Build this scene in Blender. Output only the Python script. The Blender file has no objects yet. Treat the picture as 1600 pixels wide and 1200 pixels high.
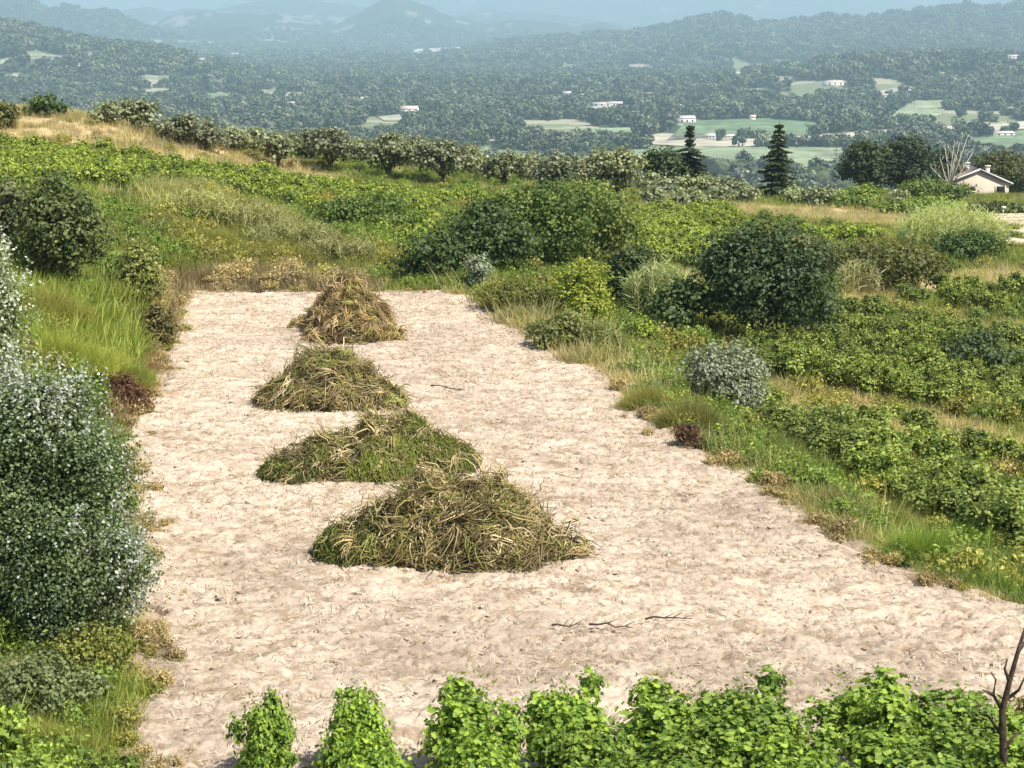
import bpy, math, random
import numpy as np
from mathutils import Vector
R = math.radians
scene = bpy.context.scene
COL = scene.collection

# ------------------------------------------------------------------ camera
CAMZ, FPX, CX, CY = 11.0, 2537.0, 800.0, 600.0       # pixel units of a 1600 x 1200 frame
PITCH = R(12.1)
cam = bpy.data.objects.new("camera", bpy.data.cameras.new("camera")); COL.objects.link(cam)
cam.location = (0, 0, CAMZ); cam.rotation_euler = (R(90) - PITCH, 0, 0)
cam.data.sensor_width = 36; cam.data.lens = 36 * FPX / 1600
cam.data.clip_start = 0.5; cam.data.clip_end = 80000
scene.camera = cam

# ------------------------------------------------------------------ world, sun, exposure
SUN_EL, SUN_AZ = R(56), R(126)          # azimuth clockwise from +Y
w = bpy.data.worlds.new("World"); scene.world = w; w.use_nodes = True
nt = w.node_tree; bg = nt.nodes["Background"]
sky = nt.nodes.new("ShaderNodeTexSky"); sky.sky_type = 'NISHITA'; sky.sun_disc = False
sky.sun_elevation = SUN_EL; sky.sun_rotation = SUN_AZ; sky.dust_density = 2.0; sky.air_density = 1.0
sky.ozone_density = 1.0
nt.links.new(sky.outputs[0], bg.inputs[0]); bg.inputs[1].default_value = 0.105
sd = bpy.data.lights.new("sun", 'SUN'); sd.energy = 5.0; sd.angle = R(0.6); sd.color = (1.0, 0.95, 0.87)
sun = bpy.data.objects.new("sun", sd); COL.objects.link(sun)
sdir = Vector((math.sin(SUN_AZ) * math.cos(SUN_EL), math.cos(SUN_AZ) * math.cos(SUN_EL), math.sin(SUN_EL)))
sun.rotation_euler = sdir.to_track_quat('Z', 'Y').to_euler(); sun.location = (30, 0, 60)
scene.view_settings.view_transform = 'Standard'; scene.view_settings.look = 'None'
scene.view_settings.exposure = 0.78; scene.view_settings.gamma = 1
scene.render.engine = 'CYCLES'
scene.cycles.use_denoising = True
scene.cycles.max_bounces = 6; scene.cycles.diffuse_bounces = 3; scene.cycles.transmission_bounces = 4
scene.cycles.volume_bounces = 0; scene.cycles.transparent_max_bounces = 4

# ------------------------------------------------------------------ materials
def newmat(name):
    m = bpy.data.materials.new(name); m.use_nodes = True
    n = m.node_tree; p = n.nodes["Principled BSDF"]; return m, n, p
def noise(n, scale, detail=4, rough=.6, coord='Object', vec=None, dist=0):
    t = n.nodes.new("ShaderNodeTexNoise"); t.inputs['Scale'].default_value = scale
    t.inputs['Detail'].default_value = detail; t.inputs['Roughness'].default_value = rough; t.inputs['Distortion'].default_value = dist
    if vec is None:
        c = n.nodes.new("ShaderNodeTexCoord"); vec = c.outputs[coord]
    n.links.new(vec, t.inputs['Vector']); return t
def ramp(n, fac, stops):
    r = n.nodes.new("ShaderNodeValToRGB"); e = r.color_ramp.elements
    while len(e) < len(stops): e.new(0.5)
    for i, (p, c) in enumerate(stops): e[i].position = p; e[i].color = (*c, 1)
    n.links.new(fac, r.inputs[0]); return r
def mul(n, a, b, fac=1.0, mode='MULTIPLY'):
    m = n.nodes.new("ShaderNodeMix"); m.data_type = 'RGBA'; m.blend_type = mode; m.inputs[0].default_value = fac
    for s, x in ((m.inputs[6], a), (m.inputs[7], b)):
        if isinstance(x, tuple): s.default_value = (*x, 1)
        else: n.links.new(x, s)
    return m.outputs[2]
def bump(n, p, h, strength, dist):
    b = n.nodes.new("ShaderNodeBump"); b.inputs['Strength'].default_value = strength; b.inputs['Distance'].default_value = dist
    n.links.new(h, b.inputs['Height']); n.links.new(b.outputs[0], p.inputs['Normal'])

def foliage_mat(name, trans=0.3, var=0.25, rough=.55):
    m, n, p = newmat(name)
    a = n.nodes.new("ShaderNodeAttribute"); a.attribute_name = "Col"
    oi = n.nodes.new("ShaderNodeObjectInfo")
    r = ramp(n, oi.outputs['Random'], [(0, (1 - var,) * 3), (1, (1 + var * .6, 1 + var * .6, 1))])
    r.color_ramp.elements[0].color = (1 - var, 1 - var, 1 - var * .8, 1)
    c = mul(n, a.outputs['Color'], r.outputs[0])
    n.links.new(c, p.inputs['Base Color']); p.inputs['Roughness'].default_value = rough
    p.inputs['Specular IOR Level'].default_value = .25
    if trans > 0:
        t = n.nodes.new("ShaderNodeBsdfTranslucent"); n.links.new(mul(n, c, (1.25, 1.2, .55)), t.inputs[0])
        x = n.nodes.new("ShaderNodeMixShader"); x.inputs[0].default_value = trans
        n.links.new(p.outputs[0], x.inputs[1]); n.links.new(t.outputs[0], x.inputs[2])
        n.links.new(x.outputs[0], n.nodes["Material Output"].inputs[0])
    return m
LEAF = foliage_mat("leaves", .33); GRASS = foliage_mat("grass_blades", .42, .3); BRUSH = foliage_mat("cut_brush", .1, .1, .8)
FOREST = foliage_mat("woodland", 0.0, .45, .9)
def simple_mat(name, c1, c2, scale=3.0, rough=.9, bs=.4, bd=.02):
    m, n, p = newmat(name); t = noise(n, scale, 6)
    r = ramp(n, t.outputs['Fac'], [(.3, c1), (.7, c2)]); n.links.new(r.outputs[0], p.inputs['Base Color'])
    p.inputs['Roughness'].default_value = rough; p.inputs['Specular IOR Level'].default_value = .15
    bump(n, p, t.outputs['Fac'], bs, bd); return m
BARK = simple_mat("bark", (.06, .045, .03), (.16, .13, .1), 9)
DEADBARK = simple_mat("dead_bark", (.025, .017, .013), (.11, .075, .055), 12)
PALEBARK = simple_mat("pale_bark", (.35, .32, .26), (.55, .5, .42), 9)
PLASTER = simple_mat("plaster", (.4, .34, .265), (.46, .395, .31), 1.5, bs=.1)
WHITEWALL = simple_mat("white_render", (.72, .7, .66), (.85, .82, .78), .3, bs=.05)
TILES = simple_mat("roof_tiles", (.42, .31, .24), (.58, .45, .36), 4.0)
FARTILES = simple_mat("far_roof_tiles", (.55, .42, .36), (.68, .56, .48), .6)
DARK = simple_mat("dark_opening", (.012, .012, .012), (.03, .027, .025), 2)
STONE = simple_mat("stone_wall", (.26, .23, .18), (.42, .37, .3), 2.5, bs=.8)
WHITEPAINT = simple_mat("pale_trim", (.6, .55, .48), (.72, .67, .6), 3, bs=.1)

# ------------------------------------------------------------------ numpy helpers
rng = np.random.default_rng(7)
def _h(ix, iy, seed):
    h = (ix.astype(np.int64) * 374761393 + iy.astype(np.int64) * 668265263 + seed * 1442695041) & 0xffffffff
    h = ((h ^ (h >> 13)) * 1274126177) & 0xffffffff
    return ((h ^ (h >> 16)) & 0xffff) / 65535.0
def vnoise(x, y, seed=0):
    ix, iy = np.floor(x), np.floor(y); fx, fy = x - ix, y - iy
    fx = fx * fx * (3 - 2 * fx); fy = fy * fy * (3 - 2 * fy)
    a, b, c, d = _h(ix, iy, seed), _h(ix + 1, iy, seed), _h(ix, iy + 1, seed), _h(ix + 1, iy + 1, seed)
    return (a + (b - a) * fx) * (1 - fy) + (c + (d - c) * fx) * fy
def fbm(x, y, seed=0, o=4, g=.5):
    s, a, t = 0, 1., 0.
    for k in range(o):
        s = s + a * vnoise(x, y, seed + k * 17); t += a; a *= g; x = x * 2.03 + 5.1; y = y * 2.03 + 1.7
    return s / t
def sst(a, b, x):
    t = np.clip((x - a) / (b - a), 0, 1); return t * t * (3 - 2 * t)
cp, sp = math.cos(PITCH), math.sin(PITCH)
def raydir(u, v):
    a, b = (u - CX) / FPX, (CY - v) / FPX
    return a / (cp + b * sp), (-sp + b * cp) / (cp + b * sp)        # dx/dy, dz/dy
def PV(u, v, d):
    a, b = raydir(u, v); return (a * d, d, CAMZ + b * d)
def proj(x, y, z):
    zz = z - CAMZ; f = y * cp - zz * sp; up = y * sp + zz * cp
    return CX + FPX * x / f, CY - FPX * up / f
def inpoly(u, v, poly):
    r = np.zeros(u.shape, bool); n = len(poly)
    for i in range(n):
        x1, y1 = poly[i]; x2, y2 = poly[(i + 1) % n]
        if y1 == y2: continue
        c = ((y1 > v) != (y2 > v)) & (u < (x2 - x1) * (v - y1) / (y2 - y1) + x1); r ^= c
    return r
def g0(u, v):
    a, b = raydir(u, v); d = -CAMZ / b; return a * d, d

# ------------------------------------------------------------------ terrain
Lp = [g0(*p) for p in [(215, 1200), (222, 1050), (225, 900), (205, 750), (198, 690), (235, 620), (262, 530), (280, 490), (285, 468)]]
Rp = [g0(*p) for p in [(1660, 985), (1600, 955), (1500, 925), (1380, 875), (1280, 815), (1180, 750), (1050, 680), (960, 600), (850, 540), (790, 500), (740, 468), (690, 455)]]
Lp = [(-2.0, 10), (-4.4, 18)] + Lp; Rp = [(15.5, 8), (13.5, 18)] + Rp
lx, ly = map(np.array, zip(*Lp)); rx, ry = map(np.array, zip(*Rp))
YEND = g0(500, 455)[1]
def xL(y): return np.interp(y, ly, lx)
def xR(y): return np.interp(y, ry, rx)
def fsd(x, y):                                # rough signed distance outside the bare field
    return np.maximum(np.maximum(xL(y) - x, x - xR(y)), y - YEND)
ctl = [PV(0, 1180, 24), PV(100, 1020, 27), (-16, 35, 1.5), PV(100, 620, 43), (PV(60, 480, 50)[0], 50, 2.3), PV(200, 560, 52),
       PV(100, 440, 56), PV(250, 430, 64), PV(30, 300, 75), (PV(0, 215, 117)[0], 117, 2.9), (PV(200, 230, 112)[0], 112, 2.5),
       PV(100, 180, 128), PV(250, 210, 135), PV(400, 240, 135), PV(400, 262, 131), PV(600, 280, 136), PV(870, 303, 140),
       PV(1000, 312, 140), (PV(400, 320, 90)[0], 90, 1.2), (PV(600, 330, 100)[0], 100, -.6), (PV(600, 380, 82)[0], 82, -.1),
       PV(450, 430, 76), PV(330, 440, 74), PV(330, 400, 78), PV(800, 450, 74), PV(1000, 500, 70), (PV(800, 330, 105)[0], 105, -1.1),
       (PV(1000, 350, 110)[0], 110, -2.5), PV(1180, 545, 68), PV(1130, 650, 50), PV(1300, 600, 60), (PV(1400, 650, 52)[0], 52, -2.0),
       (PV(1500, 830, 39)[0], 39, -1.5), (PV(1600, 860, 37)[0], 37, -1.3), (PV(1600, 480, 80)[0], 80, -3.0), PV(1350, 470, 85),
       PV(1450, 420, 100), PV(1300, 385, 115), PV(1300, 335, 150), PV(1150, 325, 150), PV(1575, 370, 130), PV(1575, 335, 165),
       PV(1200, 300, 185), PV(1000, 295, 165), PV(1530, 312, 235), PV(1350, 305, 220), (-60, 200, -3), (0, 200, -8), (60, 300, -22),
       (0, 300, -25), (-60, 300, -15), (120, 300, -22), (-60, 60, 7), (60, 40, -2.5), (60, 80, -4), (85, 150, -6.5), (-65, 120, 6),
       (10, 12, 0), (0, 8, 0), (-20, 10, .8), (25, 10, -.8), (-18, 45, 2.6), (-22, 60, 3.4), (-30, 30, 3.5), (20, 60, -2.6)]
C = np.array(ctl, float)
def _U(r2): return np.where(r2 > 1e-9, .5 * r2 * np.log(np.maximum(r2, 1e-9)), 0)
_n = len(C); _K = _U(((C[:, None, :2] - C[None, :, :2]) ** 2).sum(2)) + np.eye(_n) * 30.0
_P = np.c_[np.ones(_n), C[:, :2]]
_W = np.linalg.solve(np.block([[_K, _P], [_P.T, np.zeros((3, 3))]]), np.r_[C[:, 2], 0, 0, 0])
def T(x, y):
    sh = np.shape(x); x = np.ravel(x).astype(float); y = np.ravel(y).astype(float); out = np.zeros_like(x)
    for s in range(0, len(x), 50000):
        a, b = x[s:s + 50000], y[s:s + 50000]
        out[s:s + 50000] = _U((a[:, None] - C[None, :, 0]) ** 2 + (b[:, None] - C[None, :, 1]) ** 2) @ _W[:_n] + _W[_n] + _W[_n + 1] * a + _W[_n + 2] * b
    return out.reshape(sh)
FLOOR = -120.0
RIDGES = [  # depth, front width, back width, ruggedness, crest line in view
    (24500, 5000, 2500, .07, [(-500, -60), (0, -30), (180, 18), (340, 14), (372, -2), (430, -12), (700, -15), (735, 8), (765, -18), (900, -30), (1200, -40), (1440, 8), (1490, -20), (1700, -40), (2200, -60)]),
    (18000, 3500, 2500, .10, [(-400, 10), (150, 20), (200, 16), (240, 9), (275, 17), (300, 12), (350, 14), (400, 2), (470, -3), (520, 3), (700, 26), (760, 14), (850, 20), (1000, 40), (1500, 60)]),
    (13500, 2600, 2000, .10, [(-400, 70), (200, 62), (240, 45), (270, 26), (310, 18), (360, 17), (420, 24), (440, 20), (500, 30), (530, 38), (560, 22), (598, 0), (625, -6), (660, 5), (720, 27), (760, 38), (800, 30), (850, 33), (900, 40), (940, 34), (990, 50), (1100, 62), (2000, 70)]),
    (11000, 2500, 2000, .10, [(-400, -30), (0, -18), (50, -6), (95, 18), (122, 8), (150, 22), (190, 19), (235, 45), (300, 62), (400, 72), (2000, 90)]),
    (9000, 3300, 2000, .10, [(-400, 90), (650, 88), (720, 78), (800, 68), (900, 60), (1000, 52), (1060, 38), (1120, 24), (1170, 38), (1200, 40), (1290, 28), (1340, 33), (1420, 20), (1500, 12), (1528, 19), (1560, 10), (1620, 4), (1800, -6), (2200, -20)]),
    (4600, 1700, 900, .10, [(-400, 140), (1000, 128), (1150, 122), (1230, 108), (1300, 98), (1400, 93), (1500, 90), (1600, 92), (1800, 85), (2200, 90)]),
    (5200, 2300, 1100, .08, [(-500, 20), (0, 38), (60, 47), (120, 64), (200, 76), (260, 82), (330, 100), (450, 122), (600, 126), (2200, 130)]),
]
def H(x, y, detail=True):
    x = np.asarray(x, float); y = np.asarray(y, float)
    far = y > 170
    t = np.zeros_like(x)
    nm = y < 900
    if nm.any():
        tt = T(x[nm], np.clip(y[nm], 0, 330)); s = fsd(x[nm], y[nm]); t[nm] = tt * sst(0, 3.2, s)
        t[nm] += (fbm(x[nm] * .35, y[nm] * .35, 5) - .5) * .35 * sst(.2, 3, s)
    z = FLOOR + (fbm(x / 900, y / 900, 3, 3) - .5) * 16 * sst(800, 2500, y)
    ys = np.maximum(y, 1)
    for D, wf, wb, rug, cr in RIDGES:
        u = np.interp(CX + FPX * (x / ys) * (cp * 1.03), [c[0] for c in cr], [c[1] for c in cr])
        top = CAMZ + D * raydir(CX, u)[1]
        rel = np.maximum(top - FLOOR, 0)
        nz = fbm(x / (wf * .22), y / (wf * .22), int(D) % 97, 5, .55) - .5
        k = np.where(y < D, (D - y) / wf, (y - D) / wb)
        k = np.clip(k * (1 + .8 * nz * np.minimum(k * 2, 1)), 0, 1)
        sh = (1 - k) ** 1.25 if D > 6000 else np.cos(k * math.pi / 2) ** 2
        zz = FLOOR + rel * sh * (1 + nz * rug * 4 * np.minimum(k * 4, 1)) + rel * rug * .25 * (fbm(x / 160, y / 160, 71, 3) - .5) * (k < 1)
        z = np.where(zz > z, zz, z)
    f = sst(230, 850, y)
    return t * (1 - f) + z * f
def Hs(x, y): return float(H(np.array([x]), np.array([y]))[0])
_yy = np.concatenate([np.arange(14, 330, .25), np.geomspace(900, 26000, 2500)])
def hit(u, v):
    a, b = raydir(u, v); z = CAMZ + b * _yy; h = H(a * _yy, _yy)
    i = np.argmax(z <= h)
    if not (z <= h).any(): i = len(_yy) - 1
    return a * _yy[i], _yy[i], h[i]

# zones of the near ground, as they lie round the field
ZONES = [
    ('vine', [(-300, 222), (0, 230), (240, 258), (420, 282), (600, 308), (1000, 336), (1150, 346), (1130, 400), (1000, 350), (700, 320), (640, 385), (450, 330), (300, 300), (200, 295), (-300, 330)]),
    ('pale', [(210, 290), (330, 300), (480, 360), (560, 405), (500, 395), (350, 350), (240, 335)]),
    ('olive', [(230, 340), (330, 345), (500, 375), (620, 405), (640, 440), (450, 430), (300, 420)]),
    ('brown', [(230, 430), (350, 420), (450, 415), (560, 430), (590, 452), (285, 485), (275, 545), (230, 560), (220, 500)]),
    ('bright', [(-200, 380), (40, 390), (130, 470), (200, 540), (235, 590), (180, 600), (60, 590), (-200, 600)]),
    ('red', [(140, 585), (250, 545), (275, 560), (262, 650), (225, 690), (140, 660)]),
    ('dry', [(-300, 160), (250, 170), (420, 238), (600, 304), (430, 282), (240, 258), (0, 228), (-300, 218)]),
    ('dry', [(1140, 318), (1430, 330), (1420, 362), (1340, 352), (1150, 336)]),
    ('dry', [(1230, 375), (1360, 362), (1350, 376), (1240, 392)]),
    ('dry', [(1290, 480), (1340, 450), (1400, 440), (1560, 420), (1800, 410), (1800, 452), (1450, 456), (1310, 488)]),
    ('dry', [(1200, 600), (1350, 610), (1500, 660), (1620, 690), (1620, 780), (1500, 735), (1350, 690), (1215, 665)]),
    ('dry', [(1440, 515), (1700, 505), (1700, 525), (1450, 530)]),
    ('dry', [(850, 545), (930, 560), (1000, 600), (1000, 625), (930, 590)]),
    ('dry', [(1280, 740), (1440, 810), (1490, 835), (1470, 850), (1400, 830), (1290, 775)]),
    ('dry', [(1540, 845), (1700, 850), (1700, 890), (1550, 880)]),
    ('bright', [(-200, 1010), (150, 1030), (214, 1060), (218, 1300), (-200, 1300)]),
    ('lush', [(1380, 825), (1560, 850), (1700, 900), (1700, 970), (1560, 950), (1430, 890)]),
]
ZCOL = {'green': (.105, .125, .035), 'vine': (.12, .14, .04), 'pale': (.21, .2, .08), 'olive': (.12, .115, .035), 'brown': (.14, .11, .06),
        'bright': (.13, .15, .03), 'red': (.12, .07, .045), 'dry': (.42, .33, .18), 'lush': (.08, .13, .03)}
def zone(x, y, z):
    u, v = proj(x, y, z); out = np.full(x.shape, 'green', dtype='U6')
    j = fbm(x * .5, y * .5, 31, 3) - .5
    for k, p in ZONES: out[inpoly(u + j * 30, v + j * 14, p)] = k
    out[(y > 240) | (y < 15)] = 'green'
    return out

# ------------------------------------------------------------------ mesh building
class MB:
    def __init__(s): s.v, s.l, s.t, s.c, s.n = [], [], [], [], 0
    def add(s, V, F, col=None):
        V = np.asarray(V, float).reshape(-1, 3); s.v.append(V)
        s.l.append(np.concatenate([np.asarray(f) for f in F]) + s.n if isinstance(F, list) else F.ravel() + s.n)
        s.t.append(np.array([len(f) for f in F]) if isinstance(F, list) else np.full(len(F), F.shape[1]))
        col = (.5, .5, .5) if col is None else col
        s.c.append(np.broadcast_to(np.asarray(col, float), (len(V), 3))); s.n += len(V); return s
    def inst(s, SV, SF, pos, Rm, sc, col):
        SV = np.asarray(SV, float); N = len(pos); k = len(SV)
        sc = np.asarray(sc, float); sc = sc[:, None] if sc.ndim == 1 else sc
        V = np.einsum('nij,nkj->nki', Rm, SV[None] * sc[:, None, :]) + pos[:, None, :]
        s.v.append(V.reshape(-1, 3)); off = (np.arange(N) * k)[:, None] + s.n
        for f in SF:
            pass
        fl = np.concatenate([np.asarray(f) for f in SF]); ft = np.array([len(f) for f in SF])
        s.l.append((off + fl[None]).ravel()); s.t.append(np.tile(ft, N))
        s.c.append(np.repeat(col, k, 0)); s.n += N * k; return s
    def mesh(s, name, mat, smooth=False):
        me = bpy.data.meshes.new(name); V = np.concatenate(s.v); L = np.concatenate(s.l).astype(np.int32); Tt = np.concatenate(s.t).astype(np.int32)
        me.vertices.add(len(V)); me.vertices.foreach_set('co', V.ravel().astype(np.float32))
        me.loops.add(len(L)); me.loops.foreach_set('vertex_index', L)
        me.polygons.add(len(Tt)); me.polygons.foreach_set('loop_start', np.r_[0, np.cumsum(Tt)[:-1]].astype(np.int32))
        me.polygons.foreach_set('loop_total', Tt)
        if smooth: me.polygons.foreach_set('use_smooth', np.ones(len(Tt), bool))
        a = me.color_attributes.new("Col", 'FLOAT_COLOR', 'POINT')
        a.data.foreach_set('color', np.c_[np.concatenate(s.c), np.ones(len(V))].ravel().astype(np.float32))
        me.update(calc_edges=True); me.materials.append(mat); return me
    def obj(s, name, mat, parent=None, smooth=False):
        return link(bpy.data.objects.new(name, s.mesh(name, mat, smooth)), parent)
def link(o, parent=None):
    COL.objects.link(o); o.parent = parent; return o
def tag(o, label=None, cat=None, group=None, kind=None):
    if label: o['label'] = label
    if cat: o['category'] = cat
    if group: o['group'] = group
    if kind: o['kind'] = kind
    return o
def empty(name, loc, rz=0, **k):
    o = bpy.data.objects.new(name, None); o.location = loc; o.rotation_euler = (0, 0, rz); link(o); return tag(o, **k)
def copy_tree(o, parent=None):
    c = o.copy(); COL.objects.link(c); c.parent = parent
    for ch in [x for x in KIDS.get(o.name, [])]: copy_tree(ch, c)
    return c
KIDS = {}
def kids(root, *ch): KIDS[root.name] = list(ch)
def tube(mb, pts, rad, n=7, col=(.1, .08, .06)):
    pts = np.array(pts, float); rad = np.broadcast_to(np.asarray(rad, float), (len(pts),))
    tg = np.gradient(pts, axis=0); tg /= np.linalg.norm(tg, axis=1)[:, None] + 1e-9
    ref = np.array([0, 0, 1.]) if abs(tg[0][2]) < .9 else np.array([1., 0, 0])
    a = np.cross(tg, ref); a /= np.linalg.norm(a, axis=1)[:, None] + 1e-9; b = np.cross(tg, a)
    th = np.linspace(0, 2 * math.pi, n, endpoint=False)
    V = pts[:, None] + rad[:, None, None] * (a[:, None] * np.cos(th)[None, :, None] + b[:, None] * np.sin(th)[None, :, None])
    F = []
    for i in range(len(pts) - 1):
        for j in range(n): F.append([i * n + j, i * n + (j + 1) % n, (i + 1) * n + (j + 1) % n, (i + 1) * n + j])
    F.append(list(range(n))[::-1]); F.append([(len(pts) - 1) * n + j for j in range(n)])
    mb.add(V.reshape(-1, 3), F, col)
def box(mb, x0, x1, y0, y1, z0, z1, col=(.5, .5, .5)):
    V = [(x, y, z) for z in (z0, z1) for y in (y0, y1) for x in (x0, x1)]
    mb.add(V, [[0, 2, 3, 1], [4, 5, 7, 6], [0, 1, 5, 4], [2, 6, 7, 3], [0, 4, 6, 2], [1, 3, 7, 5]], col)
def frames(n, r):                      # rotation matrices whose z axis is n, random spin
    n = n / (np.linalg.norm(n, axis=1)[:, None] + 1e-9); t = r.normal(size=n.shape)
    a = t - n * (t * n).sum(1)[:, None]; a /= np.linalg.norm(a, axis=1)[:, None] + 1e-9
    return np.stack([a, np.cross(n, a), n], axis=2)
QUAD = (np.array([(0, -.5, 0), (.32, 0, .1), (0, .5, 0), (-.32, 0, .1)]), [[0, 1, 2, 3]])
ROUND = (np.array([(0, -.5, 0), (.4, -.2, .06), (.35, .25, .06), (0, .5, -.04), (-.35, .25, .06), (-.4, -.2, .06)]), [[0, 1, 2, 3], [0, 3, 4, 5]])
_a = [(0, -.42), (.16, -.5), (.42, -.34), (.3, -.1), (.52, .1), (.26, .16), (.22, .38), (0, .55)]
VINELEAF = (np.array([(x, y, abs(x) * .25) for x, y in _a] + [(-x, y, abs(x) * .25) for x, y in _a[1:-1]][::-1]), [[0, 1, 2, 3, 4, 5, 6, 7], [0, 7, 8, 9, 10, 11, 12, 13]])
def blade_shape(b):
    return (np.array([(-.5, 0, 0), (.5, 0, 0), (-.38, b * .3, .5), (.38, b * .3, .5), (0, b, 1)]), [[0, 1, 3, 2], [2, 3, 4]])

def mixcol(a, b, t):
    a, b = np.array(a), np.array(b); return a[None] * (1 - t[:, None]) + b[None] * t[:, None]
def crown(mb, lobes, ncl, per, clr, size, cA, cB, seed=0, *a, gain=1.22, **k):
    return crown_(mb, lobes, ncl, per, clr, size, np.array(cA) * gain, np.array(cB) * gain * np.array((1.08, 1.03, .95)), seed, *a, **k)
def crown_(mb, lobes, ncl, per, clr, size, cA, cB, seed=0, shape=ROUND, up=.5, cC=None, pC=None, rmin=.55, jit=.8, flat=1.0, core=True):
    r = np.random.default_rng(seed); lobes = np.array(lobes, float)
    wt = (lobes[:, 3] * lobes[:, 4] + lobes[:, 3] * lobes[:, 5] + lobes[:, 4] * lobes[:, 5]); wt /= wt.sum()
    k = r.choice(len(lobes), ncl, p=wt); d = r.normal(size=(ncl, 3)); d /= np.linalg.norm(d, axis=1)[:, None]
    rad = rmin + (1.04 - rmin) * r.random(ncl) ** .55
    cc = lobes[k, :3] + d * lobes[k, 3:] * rad[:, None]
    dep = np.min(np.linalg.norm((cc[:, None] - lobes[None, :, :3]) / lobes[None, :, 3:], axis=2), axis=1)
    keep = dep > rmin - .12; cc, d, ncl = cc[keep], d[keep], int(keep.sum())
    cs = np.exp(r.normal(size=ncl) * .3)
    P = np.repeat(cc, per, 0); D = np.repeat(d, per, 0); N = len(P)
    off = r.normal(size=(N, 3)) * clr * np.repeat(cs, per)[:, None]; off[:, 2] *= .7 * flat; P = P + off
    nr = D * .7 + off / (clr + 1e-6) * .25 + r.normal(size=(N, 3)) * jit * .6; nr[:, 2] += up
    t = np.clip(np.repeat(r.random(ncl), per) * .8 + r.random(N) * .4 - .1, 0, 1); col = mixcol(cA, cB, t)
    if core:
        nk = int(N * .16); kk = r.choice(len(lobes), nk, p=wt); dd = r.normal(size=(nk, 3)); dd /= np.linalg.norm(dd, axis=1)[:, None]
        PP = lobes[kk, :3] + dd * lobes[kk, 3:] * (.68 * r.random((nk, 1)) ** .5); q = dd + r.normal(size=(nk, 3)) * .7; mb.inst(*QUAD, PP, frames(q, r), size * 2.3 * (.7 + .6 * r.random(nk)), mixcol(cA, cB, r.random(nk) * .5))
    if cC is not None:
        m = r.random(N) < (pC(P) if callable(pC) else pC); col[m] = np.array(cC) * (.8 + .4 * r.random((m.sum(), 1)))
    S, F = shape; mb.inst(S, F, P, frames(nr, r), size * (.65 + .7 * r.random(N)), col); return mb

# ------------------------------------------------------------------ ground
def clearing(x, y, z): return fbm(x / 95, y / 280, 88, 3) > np.where(z > -75, .72, .615)
def ground():
    ang = np.concatenate([np.linspace(-60, -24, 70, endpoint=False), np.linspace(-24, 24, 620), np.linspace(24, 60, 71)[1:]])
    d = np.concatenate([np.linspace(-25, 14, 24, endpoint=False), np.geomspace(14, 26000, 700)])
    ys = np.concatenate([d]); tn = np.tan(np.radians(ang))
    Y = np.repeat(ys[:, None], len(ang), 1); X = tn[None] * np.maximum(Y, 40 if False else 14)
    X = np.where(Y < 14, tn[None] * 14 * (1 + (14 - Y) * .03), X); X = np.clip(X, -17000, 17000)
    Z = H(X, Y); s = fsd(X, Y)
    Z = Z - .3 * sst(0.1, -.8, s) * (Y < 100) * (Y > -30)
    zn = zone(X.ravel(), Y.ravel(), Z.ravel())
    col = np.array([ZCOL[k] for k in zn])
    yr, xr = Y.ravel(), X.ravel()
    f = fbm(xr * .25, yr * .25, 9)[:, None]; col = col * (.75 + .5 * f)
    vf = fbm(xr / 260, yr / 130, 12, 4)
    farc = np.where((clearing(xr, yr, Z.ravel()) & (yr < 9000))[:, None], np.where((vf > .56)[:, None], np.array([.32, .31, .22]), np.array([.18, .21, .12])), np.array([.045, .065, .035]))
    rockf = (fbm(xr / 260, yr / 300, 23, 4) > .69) & (yr > 10500); farc[rockf] = (.24, .24, .22)
    k = sst(240, 500, yr)[:, None]; col = col * (1 - k) + farc * k
    inf = (s.ravel() < .3) & (yr < 90); col[inf] = (.3, .24, .17)
    ny, nx = X.shape; i = np.arange(ny - 1)[:, None] * nx + np.arange(nx - 1)[None]
    F = np.stack([i, i + 1, i + nx + 1, i + nx], 2).reshape(-1, 4)
    mb = MB().add(np.stack([X, Y, Z], 2).reshape(-1, 3), F, col)
    m, n, p = newmat("ground_soil"); a = n.nodes.new("ShaderNodeAttribute"); a.attribute_name = "Col"
    t = noise(n, 3.0, 8, .7); r = ramp(n, t.outputs['Fac'], [(.3, (.6, .6, .6)), (.7, (1.35, 1.3, 1.25))])
    n.links.new(mul(n, a.outputs['Color'], r.outputs[0]), p.inputs['Base Color']); p.inputs['Roughness'].default_value = 1
    p.inputs['Specular IOR Level'].default_value = .05; bump(n, p, t.outputs['Fac'], .7, .08)
    o = mb.obj("ground", m, smooth=True); tag(o, kind='structure')
ground()

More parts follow.
